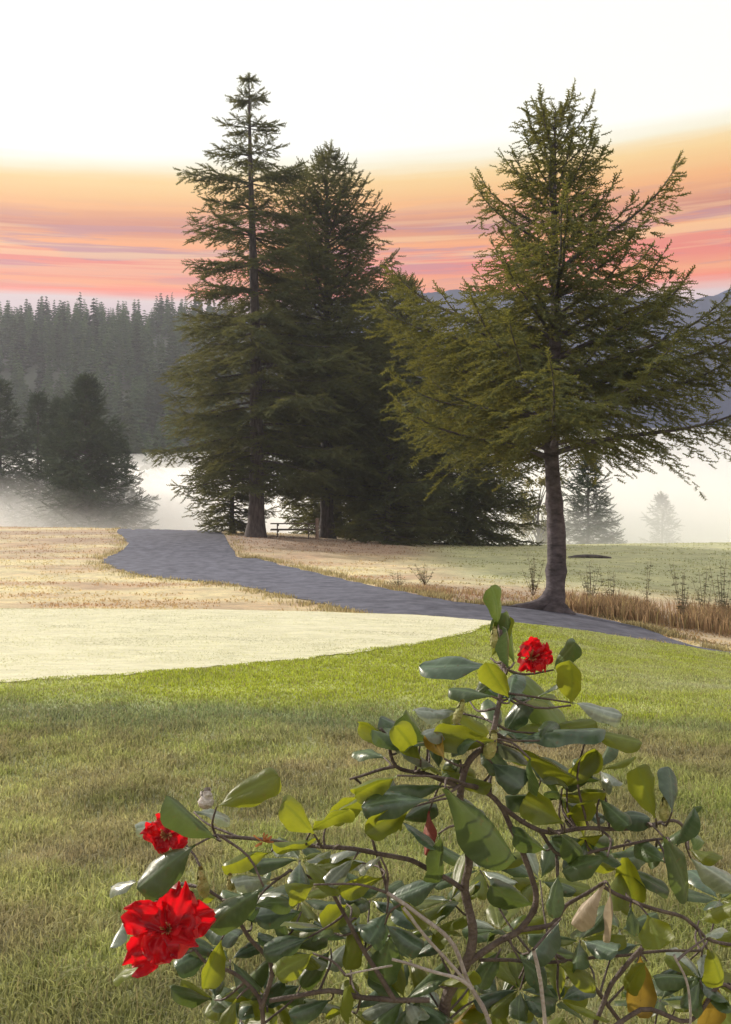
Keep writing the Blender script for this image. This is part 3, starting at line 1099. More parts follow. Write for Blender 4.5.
# broadleaf tree with yellowing leaves in the mist
def broadleaf(name, loc, H, W, label, seed):
    r = random.Random(seed)
    ro = empty(name, loc)
    tag(ro, label, 'tree')
    mb = MB()
    v, f = tube([(0, 0, -0.2), (0.1, 0, H * 0.25), (0, 0.1, H * 0.55), (0.1, 0, H * 0.85)], [0.22, 0.17, 0.1, 0.03], 8)
    mb.add(v, f)
    clumps = []
    for k in range(26):
        a = r.uniform(0, 6.28)
        zt = r.uniform(0.2, 0.98)
        rad = W * math.sqrt(max(0.05, 1 - ((zt - 0.5) / 0.55) ** 2)) * r.uniform(0.3, 1)
        c = Vector((math.cos(a) * rad, math.sin(a) * rad, H * zt))
        b = Vector((0.05, 0, H * max(0.15, zt - 0.3)))
        v, f = tube([b, b.lerp(c, 0.5) + Vector((0, 0, 0.2)), c], [0.06, 0.04, 0.015], 5)
        mb.add(v, f)
        clumps.append((c, r.uniform(0.4, 0.85)))
    mb.build('trunk', M_bark, ro, smooth=True)
    V, T = [], []
    for c, s in clumps:
        for q in range(150):
            d = Vector((r.gauss(0, 1), r.gauss(0, 1), r.gauss(0, 0.75)))
            p = c + d * s * 0.5
            n = Vector((r.gauss(0, 1), r.gauss(0, 1), r.gauss(0, 1))).normalized()
            a = n.orthogonal().normalized() * 0.11
            b = n.cross(a).normalized() * 0.07
            k = len(V)
            V.extend([tuple(p - a), tuple(p + b), tuple(p + a), tuple(p - b)])
            T.append((k, k + 1, k + 2, k + 3))
    mesh_obj('crown', np.array(V), np.array(T), M_broad, ro)


x, y, z = gpos(538, 84)
broadleaf('broadleaf_tree', (x, y, z), 7.6, 2.4, 'pale yellowing broadleaf tree in the mist, left of the knobbly trunk', 71)

# ------------------------------------------------------------------ mist in the valley, haze over everything
def volume_mat(name, density, color, aniso):
    m, t = new_mat(name)
    v = N(t, 'ShaderNodeVolumePrincipled')
    v.inputs['Color'].default_value = tuple(color) + (1,)
    v.inputs['Density'].default_value = density
    v.inputs['Anisotropy'].default_value = aniso
    out(t, None, v.outputs[0])
    return m


def mist_bank(name, y0, y1, x0, x1, topf, dens, label):
    ny, nx = 50, 70
    ys = y0 + (y1 - y0) * np.linspace(0, 1, ny) ** 1.6
    xs = np.linspace(x0, x1, nx)
    A, B = np.meshgrid(ys, xs, indexing='ij')
    top = topf(B, A)
    bot = np.full_like(top, -25.0)
    V = np.concatenate([np.stack([B, A, top], -1).reshape(-1, 3), np.stack([B, A, bot], -1).reshape(-1, 3)])
    i = np.arange(ny * nx).reshape(ny, nx)
    j = i + ny * nx
    F_ = [np.stack([i[:-1, :-1], i[:-1, 1:], i[1:, 1:], i[1:, :-1]], -1).reshape(-1, 4),
          np.stack([j[:-1, :-1], j[1:, :-1], j[1:, 1:], j[:-1, 1:]], -1).reshape(-1, 4),
          np.stack([i[0, :-1], j[0, :-1], j[0, 1:], i[0, 1:]], -1),
          np.stack([i[-1, 1:], j[-1, 1:], j[-1, :-1], i[-1, :-1]], -1),
          np.stack([i[1:, 0], j[1:, 0], j[:-1, 0], i[:-1, 0]], -1),
          np.stack([i[:-1, -1], j[:-1, -1], j[1:, -1], i[1:, -1]], -1)]
    o = mesh_obj(name, V, np.concatenate(F_), volume_mat(name, dens, (0.985, 0.988, 1.0), 0.45), smooth=True)
    tag(o, label, 'mist', kind='stuff')
    return o


def mist_top(X, Y):
    t = EYE + np.interp(Y, [70, 85, 100, 150, 200, 300, 460], [-4.5, -1.0, 1.0, 4.2, 6.8, 9.5, 11.0])
    t = t + 0.8 * vnoise(X / 22, Y / 22, 41.0, 3) * sstep(76, 110, Y)
    t = t + sstep(10, 60, X) * sstep(90, 260, Y) * 3.0
    return t


mist_bank('valley_mist', 71, 460, -260, 300, mist_top, 0.040, 'white morning mist lying in the valley')


def mist_top2(X, Y):
    t = EYE + np.interp(Y, [73, 85, 100, 150, 200, 300, 480], [-3.5, 0.8, 2.6, 6.2, 9.6, 15.5, 19.0])
    t = t + 0.9 * vnoise(X / 26, Y / 26, 47.0, 3) * sstep(76, 110, Y)
    return t + sstep(10, 60, X) * sstep(90, 300, Y) * 6.0


mist_bank('thin_mist', 74, 480, -270, 310, mist_top2, 0.013, 'thinner veil of mist rising above the white bank')

hb = MB()
hb.box((0, 352, 60), (1440, 860, 190))
hz = hb.build('haze', volume_mat('haze', 0.00042, (0.78, 0.81, 0.94), 0.3))
tag(hz, 'thin morning haze over the whole course', 'haze', kind='stuff')

# ------------------------------------------------------------------ grass blades near the camera
def blades(X, Y, h, w, lean, colr, name, label, curved=True):
    n = len(X)
    Z = zg(X, Y)
    a = rng.uniform(0, 2 * np.pi, n)
    la = rng.uniform(0, 2 * np.pi, n)
    ln = lean * np.abs(rng.normal(0, 1, n)) * h
    dx, dy = np.cos(a) * w / 2, np.sin(a) * w / 2
    p0 = np.column_stack([X - dx, Y - dy, Z - 0.004])
    p1 = np.column_stack([X + dx, Y + dy, Z - 0.004])
    mx, my = X + np.cos(la) * ln * 0.35, Y + np.sin(la) * ln * 0.35
    p2 = np.column_stack([mx + dx * 0.8, my + dy * 0.8, Z + h * 0.6])
    p3 = np.column_stack([mx - dx * 0.8, my - dy * 0.8, Z + h * 0.6])
    p4 = np.column_stack([X + np.cos(la) * ln, Y + np.sin(la) * ln, Z + h * rng.uniform(0.75, 1.0, n)])
    V = np.stack([p0, p1, p2, p3, p4], 1).reshape(-1, 3)
    b = np.arange(n)[:, None] * 5
    T = np.concatenate([b + np.array([[0, 1, 2]]), b + np.array([[0, 2, 3]]), b + np.array([[3, 2, 4]])], 0)
    C = np.repeat(colr, 5, axis=0)
    return mesh_obj(name, V, T, M_blade, colors=C)


n = 520000
# sample so that the density falls with distance
Y_ = 2.2 + (19.0 - 2.2) * rng.random(n) ** 1.25
X_ = (rng.random(n) * 2 - 1) * (Y_ * 0.42 + 1.9)
gxn, gyn = GREEN_NEAR
Yg = np.interp(np.linspace(-0.7, 0.2, 60), (gxn - CX) / F, [inv(a, b, 6, 19)[1] for a, b in zip(gxn, gyn)])
u_ = X_ / Y_
lim = np.where(u_ < 0.127, np.interp(u_, np.linspace(-0.7, 0.2, 60), Yg), 99)
k_ = (Y_ < lim + 0.10 + 0.10 * vnoise(X_ / 0.3, Y_ / 0.3, 55.0, 2))
X_, Y_ = X_[k_], Y_[k_]
n = len(X_)
cn = vnoise(X_ / 0.35, Y_ / 0.35, 51.0, 3)
h_ = (0.032 + 0.030 * cn + 0.016 * rng.random(n)) * (1.35 - 0.6 * sstep(7.2, 9.0, Y_))
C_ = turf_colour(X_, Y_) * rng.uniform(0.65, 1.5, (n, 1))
dry = rng.random(n) < 0.16
C_[dry] = C_[dry] * 0.3 + np.array([0.36, 0.30, 0.16]) * 0.6
gr = blades(X_, Y_, np.maximum(h_, 0.012), 0.0035 + 0.0007 * Y_, 0.75, np.clip(C_, 0, 0.8), 'grass', '')
tag(gr, 'short damp grass of the mound and rough in front of the green', 'grass', kind='stuff')

# close cropped blades of the putting green
n = 130000
Y_ = rng.uniform(9.0, 18.6, n)
X_ = (rng.random(n) * 0.62 - 0.48) * Y_
u_ = X_ / Y_
lim = np.interp(u_, np.linspace(-0.7, 0.2, 60), Yg)
dn = vnoise(X_ / 1.1, Y_ / 0.5, 91.0, 4)
keep = (Y_ > lim - 0.15) & (u_ < 0.127) & (rng.random(n) < 0.55 + 1.0 * dn)
X_, Y_, dn = X_[keep], Y_[keep], dn[keep]
n = len(X_)
C_ = np.array([0.62, 0.62, 0.32]) * rng.uniform(0.6, 1.3, (n, 1)) * (1 - 0.75 * np.clip(dn * 1.3, 0, 1))[:, None]
gg = blades(X_, Y_, rng.uniform(0.004, 0.014, n) + 0.010, 0.010, 0.9, C_, 'green_grass', '')
tag(gg, 'close cropped dewy blades of the putting green', 'grass', kind='stuff')

# tall dry grass on the verge beyond the path
n = 42000
X_ = rng.uniform(0.3, 13.0, n)
yc = np.interp(X_, [0.3, 3, 5, 9, 13], [29.5, 27.0, 26.0, 26.4, 27.0])
Y_ = yc + rng.normal(0, 0.75, n)
dn = vnoise(X_ / 0.9, Y_ / 0.9, 61.0, 3)
keep = (rng.random(n) < 0.30 + 0.9 * dn) & ((X_ > 4.6) | (rng.random(n) < 0.3)) & ~in_poly(X_, Y_, PATH_POLY)
X_, Y_, dn = X_[keep], Y_[keep], dn[keep]
n = len(X_)
C_ = np.array([0.38, 0.26, 0.15]) * rng.uniform(0.6, 1.35, (n, 1)) + np.array([0.10, 0.12, 0.03]) * (rng.random((n, 1)) < 0.2)
Y_ = Y_ + 0.3
ht = np.interp(X_, [0.3, 4.5, 5.5, 13], [0.12, 0.20, 0.52, 0.62]) * rng.uniform(0.5, 1.15, n) * (1 + 0.3 * dn)
dg = blades(X_, Y_, ht, 0.022, 0.35, C_, 'dry_grass', '')
tag(dg, 'tall rust brown dry grass along the verge behind the path', 'grass', kind='stuff')
# scruffy tufts along the edges of the path
n = 30000
k = rng.integers(0, len(Ls) - 1, n)
side = rng.random(n) < 0.62
A = np.array([(p.x, p.y) for p in Rs])
B = np.array([(p.x, p.y) for p in Ls])
sel = np.where(side[:, None], A[k] + (A[k + 1] - A[k]) * rng.random((n, 1)), B[k] + (B[k + 1] - B[k]) * rng.random((n, 1)))
X_ = sel[:, 0] + rng.normal(0, 0.30, n) + np.where(side, 0.22, -0.15)
Y_ = sel[:, 1] + rng.normal(0, 0.35, n)
dn = vnoise(X_ / 0.8, Y_ / 0.8, 71.0, 2)
keep = ~in_poly(X_, Y_, PATH_POLY) & (Y_ > 19) & (dn > -0.15)
X_, Y_ = X_[keep], Y_[keep]
n = len(X_)
C_ = np.array([0.40, 0.34, 0.17]) * rng.uniform(0.5, 1.3, (n, 1))
tg_ = blades(X_, Y_, 0.13 * rng.uniform(0.4, 1.2, n), 0.02, 0.6, C_, 'rough_grass', '')
tag(tg_, 'scruffy straw tufts along the edges of the cart path', 'grass', kind='stuff')

n = 38000
Y_ = 19.5 + 42 * rng.random(n) ** 1.3
X_ = (rng.random(n) * 2 - 1) * (Y_ * 0.42 + 1)
dn = vnoise(X_ / 1.5, Y_ / 1.0, 81.0, 3)
keep = ~in_poly(X_, Y_, PATH_POLY) & (dn > -0.05)
X_, Y_ = X_[keep], Y_[keep]
n = len(X_)
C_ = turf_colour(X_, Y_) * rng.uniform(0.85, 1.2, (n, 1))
mg = blades(X_, Y_, rng.uniform(0.02, 0.07, n), 0.045, 0.9, np.clip(C_, 0, 0.8), 'meadow_grass', '')
tag(mg, 'thin dry grass scattered over the slopes beyond the green', 'grass', kind='stuff')

# weeds standing in the dry grass
M_weed = noise_mat('weed_leaves', (0.09, 0.10, 0.05), (0.20, 0.20, 0.10), 6, 0.7, transl=0.3)
M_weedst = noise_mat('weed_stems', (0.10, 0.07, 0.05), (0.2, 0.14, 0.09), 6, 0.8)


def weed(px, Y, h, label, seed, spread=0.25, nst=4, leaf=0.085):
    r = random.Random(seed)
    x, y, z = gpos(px, Y)
    ro = empty('weed_plant', (x, y, z))
    tag(ro, label, 'plant', 'weeds in the dry grass')
    mb = MB()
    V, T = [], []
    spread *= 1.5
    for s in range(nst * 2):
        a = r.uniform(0, 6.28)
        hh = h * r.uniform(0.35, 1)
        e = Vector((math.cos(a) * spread * r.random(), math.sin(a) * spread * r.random(), hh))
        pts = smooth_pts([Vector((0, 0, 0)), e * 0.5 + Vector((r.uniform(-.03, .03), 0, 0)), e], 4)
        v, f = tube(pts, list(np.linspace(0.009, 0.003, len(pts))), 5)
        mb.add(v, f)
        for q in range(int(22 * hh / 0.9)):
            tt = r.uniform(0.25, 1)
            p = pts[min(int(tt * (len(pts) - 1)), len(pts) - 1)]
            b = r.uniform(0, 6.28)
            d = Vector((math.cos(b), math.sin(b), r.uniform(-0.1, 0.6))).normalized()
            sd_ = d.cross(Vector((0, 0, 1))).normalized()
            l = leaf * r.uniform(0.5, 1.5)
            p = p + d * 0.02
            k = len(V)
            V.extend([tuple(p), tuple(p + d * l * 0.5 + sd_ * l * 0.3), tuple(p + d * l + Vector((0, 0, -0.02))), tuple(p + d * l * 0.5 - sd_ * l * 0.3)])
            T.append((k, k + 1, k + 2, k + 3))
    mb.build('stem', M_weedst, ro, smooth=True)
    mesh_obj('foliage', np.array(V), np.array(T), M_weed, ro)


weed(590, 27.0, 1.37, 'leafy weed directly right of the knobbly fir trunk', 1, 0.4, 7)
weed(612, 27.5, 1.10, 'low spreading weed, second to the right from the fir trunk', 2, 0.45, 6)
weed(533, 29, 1.30, 'pale weed just left of the fir trunk', 3, 0.25, 5)
weed(647, 27.8, 1.76, 'tall single stemmed weed standing clear against the field', 4, 0.12, 2)
weed(682, 27.2, 1.62, 'bushy weed right of the tall single stemmed one', 5, 0.35, 6)
weed(704, 27.6, 1.56, 'upright weed between the bushy one and the right edge', 6, 0.3, 6)
weed(722, 27.0, 1.89, 'tallest weed clump at the right edge of the view', 7, 0.3, 8)
weed(425, 31, 0.72, 'low weed by the path, left of the short rusty grass', 8, 0.4, 6)
weed(398, 30, 0.52, 'smallest weed on the right hand edge of the path', 9, 0.4, 5)

# ------------------------------------------------------------------ picnic table, post, log
x, y, z = gpos(293, 51.5)
pt = empty('picnic_table', (x, y, z), R(4))
tag(pt, 'weathered picnic table in the shade beside the tallest spruce trunk', 'picnic table')
b = MB()
for k in range(5):
    b.box((0, -0.33 + k * 0.165, 0.76), (2.3, 0.15, 0.045))
b.build('tabletop', M_wood, pt)
for sg in (-1, 1):
    b = MB()
    for k in range(2):
        b.box((0, sg * (0.68 + 0.15 * k), 0.45), (2.3, 0.14, 0.045))
    b.build('seat', M_wood, pt)
for ex in (-0.8, 0.8):
    for sg in (-1, 1):
        b = MB()
        b.box((ex, sg * 0.40, 0.36), (0.05, 0.10, 0.86), Matrix.Rotation(sg * R(24), 3, 'X'))
        b.build('leg', M_wood, pt)
    b = MB()
    b.box((ex + 0.052, 0, 0.40), (0.05, 1.55, 0.10))
    b.build('crossbeam', M_wood, pt)
    b = MB()
    b.box((ex + 0.052, 0, 0.69), (0.05, 0.75, 0.09))
    b.build('crossbeam', M_wood, pt)
x, y, z = gpos(317, 51)
b = MB()
v, f = tube([(0, 0, -0.1), (0, 0, 0.5), (0.01, 0, 1.05)], [0.09, 0.085, 0.08], 10)
b.add(v, f)
b.add(*tube([(0.01, 0, 1.05), (0.01, 0, 1.10)], [0.1, 0.09], 10))
po = b.build('wooden_post', M_post)
po.location = (x, y, z)
tag(po, 'short pale wooden post right of the picnic table', 'post')
x, y, z = gpos(590, 47)
b = MB()
v, f = tube(smooth_pts([(-1.0, 0, 0.06), (-0.4, 0.05, 0.15), (0.3, 0, 0.16), (1.0, 0.06, 0.07)], 4), list(np.linspace(0.10, 0.07, 13)), 9, jitter=0.1)
b.add(v, f)
lg = b.build('log', M_bark, smooth=True)
lg.location = (x, y, z - 0.05)
tag(lg, 'dark fallen log lying on the field right of the fir trunk', 'log')
# ------------------------------------------------------------------ the flowering shrub close to the camera
def leaf_mat(name, dark, light, tcol, transl=0.45, rough=0.36, coat=0.25):
    m, t = new_mat(name)
    at = N(t, 'ShaderNodeAttribute')
    at.attribute_name = 'tint'
    sp = N(t, 'ShaderNodeSeparateColor')
    t.links.new(at.outputs['Color'], sp.inputs[0])
    tcn = N(t, 'ShaderNodeTexCoord')
    nz = N(t, 'ShaderNodeTexNoise', i_Scale=45.0, i_Detail=5.0)
    t.links.new(tcn.outputs['Object'], nz.inputs['Vector'])
    r_ = ramp(t, [(0.3, dark), (0.72, light)])
    t.links.new(nz.outputs[0], r_.inputs[0])
    vein = N(t, 'ShaderNodeMixRGB', blend_type='MIX')
    t.links.new(sp.outputs[0], vein.inputs[0])
    t.links.new(r_.outputs[0], vein.inputs[1])
    vein.inputs[2].default_value = tuple(min(1, c * 1.6 + 0.01) for c in light) + (1,)
    hs = N(t, 'ShaderNodeHueSaturation')
    t.links.new(vein.outputs[0], hs.inputs['Color'])
    t.links.new(mth(t, 'ADD', 0.7, mth(t, 'MULTIPLY', sp.outputs[1], 0.6)), hs.inputs['Value'])
    sn = N(t, 'ShaderNodeTexNoise', i_Scale=130.0, i_Detail=3.0, i_Roughness=0.5)
    t.links.new(tcn.outputs['Object'], sn.inputs['Vector'])
    sr = ramp(t, [(0.66, (0, 0, 0)), (0.70, (1, 1, 1))])
    t.links.new(sn.outputs[0], sr.inputs[0])
    sm = N(t, 'ShaderNodeMixRGB', blend_type='MIX')
    t.links.new(mth(t, 'MULTIPLY', sr.outputs[0], 0.6), sm.inputs[0])
    t.links.new(hs.outputs[0], sm.inputs[1])
    sm.inputs[2].default_value = (0.12, 0.07, 0.03, 1)
    hs = sm
    p = principled(t, Roughness=rough)
    rn = N(t, 'ShaderNodeTexNoise', i_Scale=70.0, i_Detail=4.0)
    t.links.new(tcn.outputs['Object'], rn.inputs['Vector'])
    t.links.new(mth(t, 'ADD', rough - 0.15, mth(t, 'MULTIPLY', rn.outputs[0], 0.4)), p.inputs['Roughness'])
    p.inputs['Specular IOR Level'].default_value = 0.5
    p.inputs['Coat Weight'].default_value = coat
    p.inputs['Coat Roughness'].default_value = 0.3
    t.links.new(hs.outputs[0], p.inputs['Base Color'])
    nb = N(t, 'ShaderNodeTexNoise', i_Scale=160.0, i_Detail=3.0)
    t.links.new(tcn.outputs['Object'], nb.inputs['Vector'])
    hgt = mth(t, 'ADD', mth(t, 'MULTIPLY', nb.outputs[0], 0.5), mth(t, 'MULTIPLY', sp.outputs[0], -0.8))
    bp = N(t, 'ShaderNodeBump', i_Strength=0.45, i_Distance=0.0015)
    t.links.new(hgt, bp.inputs['Height'])
    t.links.new(bp.outputs[0], p.inputs['Normal'])
    tr = N(t, 'ShaderNodeBsdfTranslucent')
    tm = N(t, 'ShaderNodeMixRGB', blend_type='MULTIPLY', n_0=1.0)
    tm.inputs[1].default_value = tuple(tcol) + (1,)
    rv = ramp(t, [(0.0, (1, 1, 1)), (1.0, (0.55, 0.6, 0.5))])
    t.links.new(sp.outputs[0], rv.inputs[0])
    t.links.new(rv.outputs[0], tm.inputs[2])
    t.links.new(tm.outputs[0], tr.inputs[0])
    mx = N(t, 'ShaderNodeMixShader', n_0=transl)
    t.links.new(p.outputs[0], mx.inputs[1])
    t.links.new(tr.outputs[0], mx.inputs[2])
    out(t, mx.outputs[0])
    return m


LM = {
    'g': leaf_mat('leaf_green', (0.035, 0.065, 0.026), (0.07, 0.11, 0.038), (0.13, 0.18, 0.03), 0.32, rough=0.36),
    'y': leaf_mat('leaf_yellow_green', (0.075, 0.105, 0.018), (0.13, 0.16, 0.026), (0.32, 0.34, 0.02), 0.5, rough=0.42, coat=0.15),
    'b': leaf_mat('leaf_sky_sheen', (0.032, 0.062, 0.036), (0.065, 0.105, 0.06), (0.10, 0.16, 0.04), 0.2, rough=0.3, coat=0.4),  # sky reflected on upper faces, put into a bluer leaf colour
    'p': leaf_mat('leaf_pale_gleam', (0.10, 0.13, 0.10), (0.20, 0.23, 0.19), (0.3, 0.34, 0.15), 0.25, rough=0.28, coat=0.8),  # glossy coat, with the reflected gleam also painted in as a paler colour
    'o': leaf_mat('leaf_turning', (0.17, 0.13, 0.02), (0.28, 0.17, 0.03), (0.34, 0.22, 0.03), 0.45),
    'r': leaf_mat('leaf_dead', (0.14, 0.03, 0.02), (0.24, 0.06, 0.04), (0.35, 0.05, 0.03), 0.3, rough=0.6, coat=0.0),
    't': leaf_mat('leaf_dry', (0.28, 0.22, 0.16), (0.46, 0.38, 0.30), (0.5, 0.4, 0.25), 0.35, rough=0.6, coat=0.0),
}
M_stem = noise_mat('shrub_stem', (0.06, 0.042, 0.04), (0.15, 0.115, 0.105), 60, 0.7, 0.4, spec=0.4, bumpscale=220)
M_deadstem = noise_mat('dead_twig', (0.22, 0.18, 0.17), (0.42, 0.37, 0.35), 60, 0.6, 0.4, spec=0.5, bumpscale=220)
M_petal, tpt = new_mat('red_petal')
tcn = N(tpt, 'ShaderNodeTexCoord')
nzp = N(tpt, 'ShaderNodeTexNoise', i_Scale=38.0, i_Detail=6.0)
tpt.links.new(tcn.outputs['Object'], nzp.inputs['Vector'])
rpp = ramp(tpt, [(0.36, (0.20, 0.004, 0.018)), (0.62, (0.64, 0.012, 0.022))])
tpt.links.new(nzp.outputs[0], rpp.inputs[0])
pp_ = principled(tpt, Roughness=0.42)
pp_.inputs['Sheen Weight'].default_value = 0.15
tpt.links.new(rpp.outputs[0], pp_.inputs['Base Color'])
bpp = N(tpt, 'ShaderNodeBump', i_Strength=0.7, i_Distance=0.003)
tpt.links.new(nzp.outputs[0], bpp.inputs['Height'])
tpt.links.new(bpp.outputs[0], pp_.inputs['Normal'])
trp = N(tpt, 'ShaderNodeBsdfTranslucent')
trp.inputs[0].default_value = (0.80, 0.008, 0.016, 1)
mxp = N(tpt, 'ShaderNodeMixShader', n_0=0.5)
tpt.links.new(pp_.outputs[0], mxp.inputs[1])
tpt.links.new(trp.outputs[0], mxp.inputs[2])
out(tpt, mxp.outputs[0])
M_bud = noise_mat('bud_scales', (0.20, 0.22, 0.06), (0.42, 0.38, 0.16), 90, 0.6, 0.5, bumpscale=200)
M_budpale = noise_mat('pale_bud', (0.28, 0.22, 0.19), (0.72, 0.68, 0.66), 120, 0.5, 0.6, bumpscale=240)
M_sepal = noise_mat('dry_sepals', (0.30, 0.11, 0.05), (0.50, 0.24, 0.10), 80, 0.7, transl=0.3)

bx_, by_ = 0.11, 1.22
BR = Vector((bx_, by_, float(zg(np.array(bx_), np.array(by_)))))
bush = empty('rhododendron_bush', BR)
tag(bush, 'glossy leaved shrub with three ragged red flowers on the near grass', 'flowering shrub')


def rel(v):
    return [tuple(Vector(p) - BR) for p in v]


SP, SW = [0, .05, .10, .18, .30, .45, .60, .74, .85, .92, .965, .99, 1.0], [.05, .06, .14, .36, .66, .90, 1.0, 1.0, .92, .76, .52, .28, .04]
rl = random.Random(4)


def leaf_geo(base, axis, nrm, Ln, W, curl=0.35, droop=0.12, twist=0.0, wav=0.03, seed=0):
    r = random.Random(seed)
    a = axis.normalized()
    n = (nrm - a * nrm.dot(a)).normalized()
    s_ = n.cross(a)
    ns, nw = 26, 12
    V, C = [], []
    ph = r.uniform(0, 6)
    br = r.random()
    fold = r.uniform(-0.35, 0.75)
    skew = r.uniform(-0.12, 0.12)
    for i in range(ns + 1):
        s = i / ns
        s = s if s < 0.9 else s
        w = float(np.interp(s, SP, SW)) * W / 2
        mid = base + a * (Ln * s) - n * (droop * Ln * (s * s)) + s_ * (skew * Ln * math.sin(s * 2.6) * s)
        tw = twist * s
        n2 = n * math.cos(tw) + s_ * math.sin(tw)
        s2 = s_ * math.cos(tw) - n * math.sin(tw)
        for j in range(nw + 1):
            q = j / nw * 2 - 1
            z = -curl * W * 0.5 * (abs(q) ** 2.6) * min(1, w / (W / 2)) + fold * W * 0.25 * abs(q) * min(1, w / (W / 2))
            z += wav * W * math.sin(ph + s * 11 + q * 2.2) * abs(q)
            yy = q * w * (1 - 0.10 * curl * abs(q)) * (1 + 0.05 * math.sin(s * 17 + ph * 2) * abs(q))
            V.append(mid + s2 * yy + n2 * z)
            vein = 1.0 if j == nw // 2 else (0.30 if (i + abs(j - nw // 2) // 2) % 4 == 0 else 0.0)
            C.append((vein, br, 0))
    Fc = []
    for i in range(ns):
        for j in range(nw):
            k = i * (nw + 1) + j
            Fc.append((k, k + 1, k + nw + 2, k + nw + 1))
    return V, Fc, C


def place_leaf(bx, by, tx, ty, w, kind, d=None, seed=0, zsign=None):
    r = random.Random(seed * 7 + 3)
    if d is None:
        d = 1.16 + r.uniform(-0.07, 0.09)
    ex = 0.03
    bx, by, tx, ty, w = bx - (tx - bx) * ex, by - (ty - by) * ex, tx + (tx - bx) * ex, ty + (ty - by) * ex, w * 1.02
    app = math.hypot(tx - bx, ty - by) / F * d
    L0 = max(app * 1.03, r.uniform(0.056, 0.068) * (0.45 + 0.55 * min(1, app / 0.045)))
    dz = math.sqrt(max(L0 * L0 - app * app, 0))
    sgn = zsign if zsign is not None else (-1 if r.random() < 0.6 else 1)
    dz *= sgn * 0.8
    b = P3(bx, by, d)
    tp_ = P3(tx, ty, d + dz)
    ax = tp_ - b
    Ln = ax.length
    a = ax.normalized()
    view = (Vector((0, 0, EYE)) - b).normalized()
    n0 = (view - a * view.dot(a))
    foreshort = n0.length
    n0.normalize()
    W = max(Ln * 0.50, w / F * d * 1.05)
    c = min(1.0, w / F * d / W)
    th = math.acos(c)
    b2 = a.cross(n0)
    n1 = n0 * math.cos(th) + b2 * math.sin(th)
    n2 = n0 * math.cos(th) - b2 * math.sin(th)
    up = n1 if n1.z > n2.z else n2
    dn = n2 if n1.z > n2.z else n1
    nn = up
    if kind in 'yo' and r.random() < 0.6:
        nn = -dn      # seen from below: underside towards the camera
    return leaf_geo(b, ax, nn, Ln, W, curl=r.uniform(0.35, 0.95), droop=r.uniform(-0.02, 0.24), twist=r.uniform(-0.6, 0.6), wav=r.uniform(0.02, 0.075), seed=seed), b


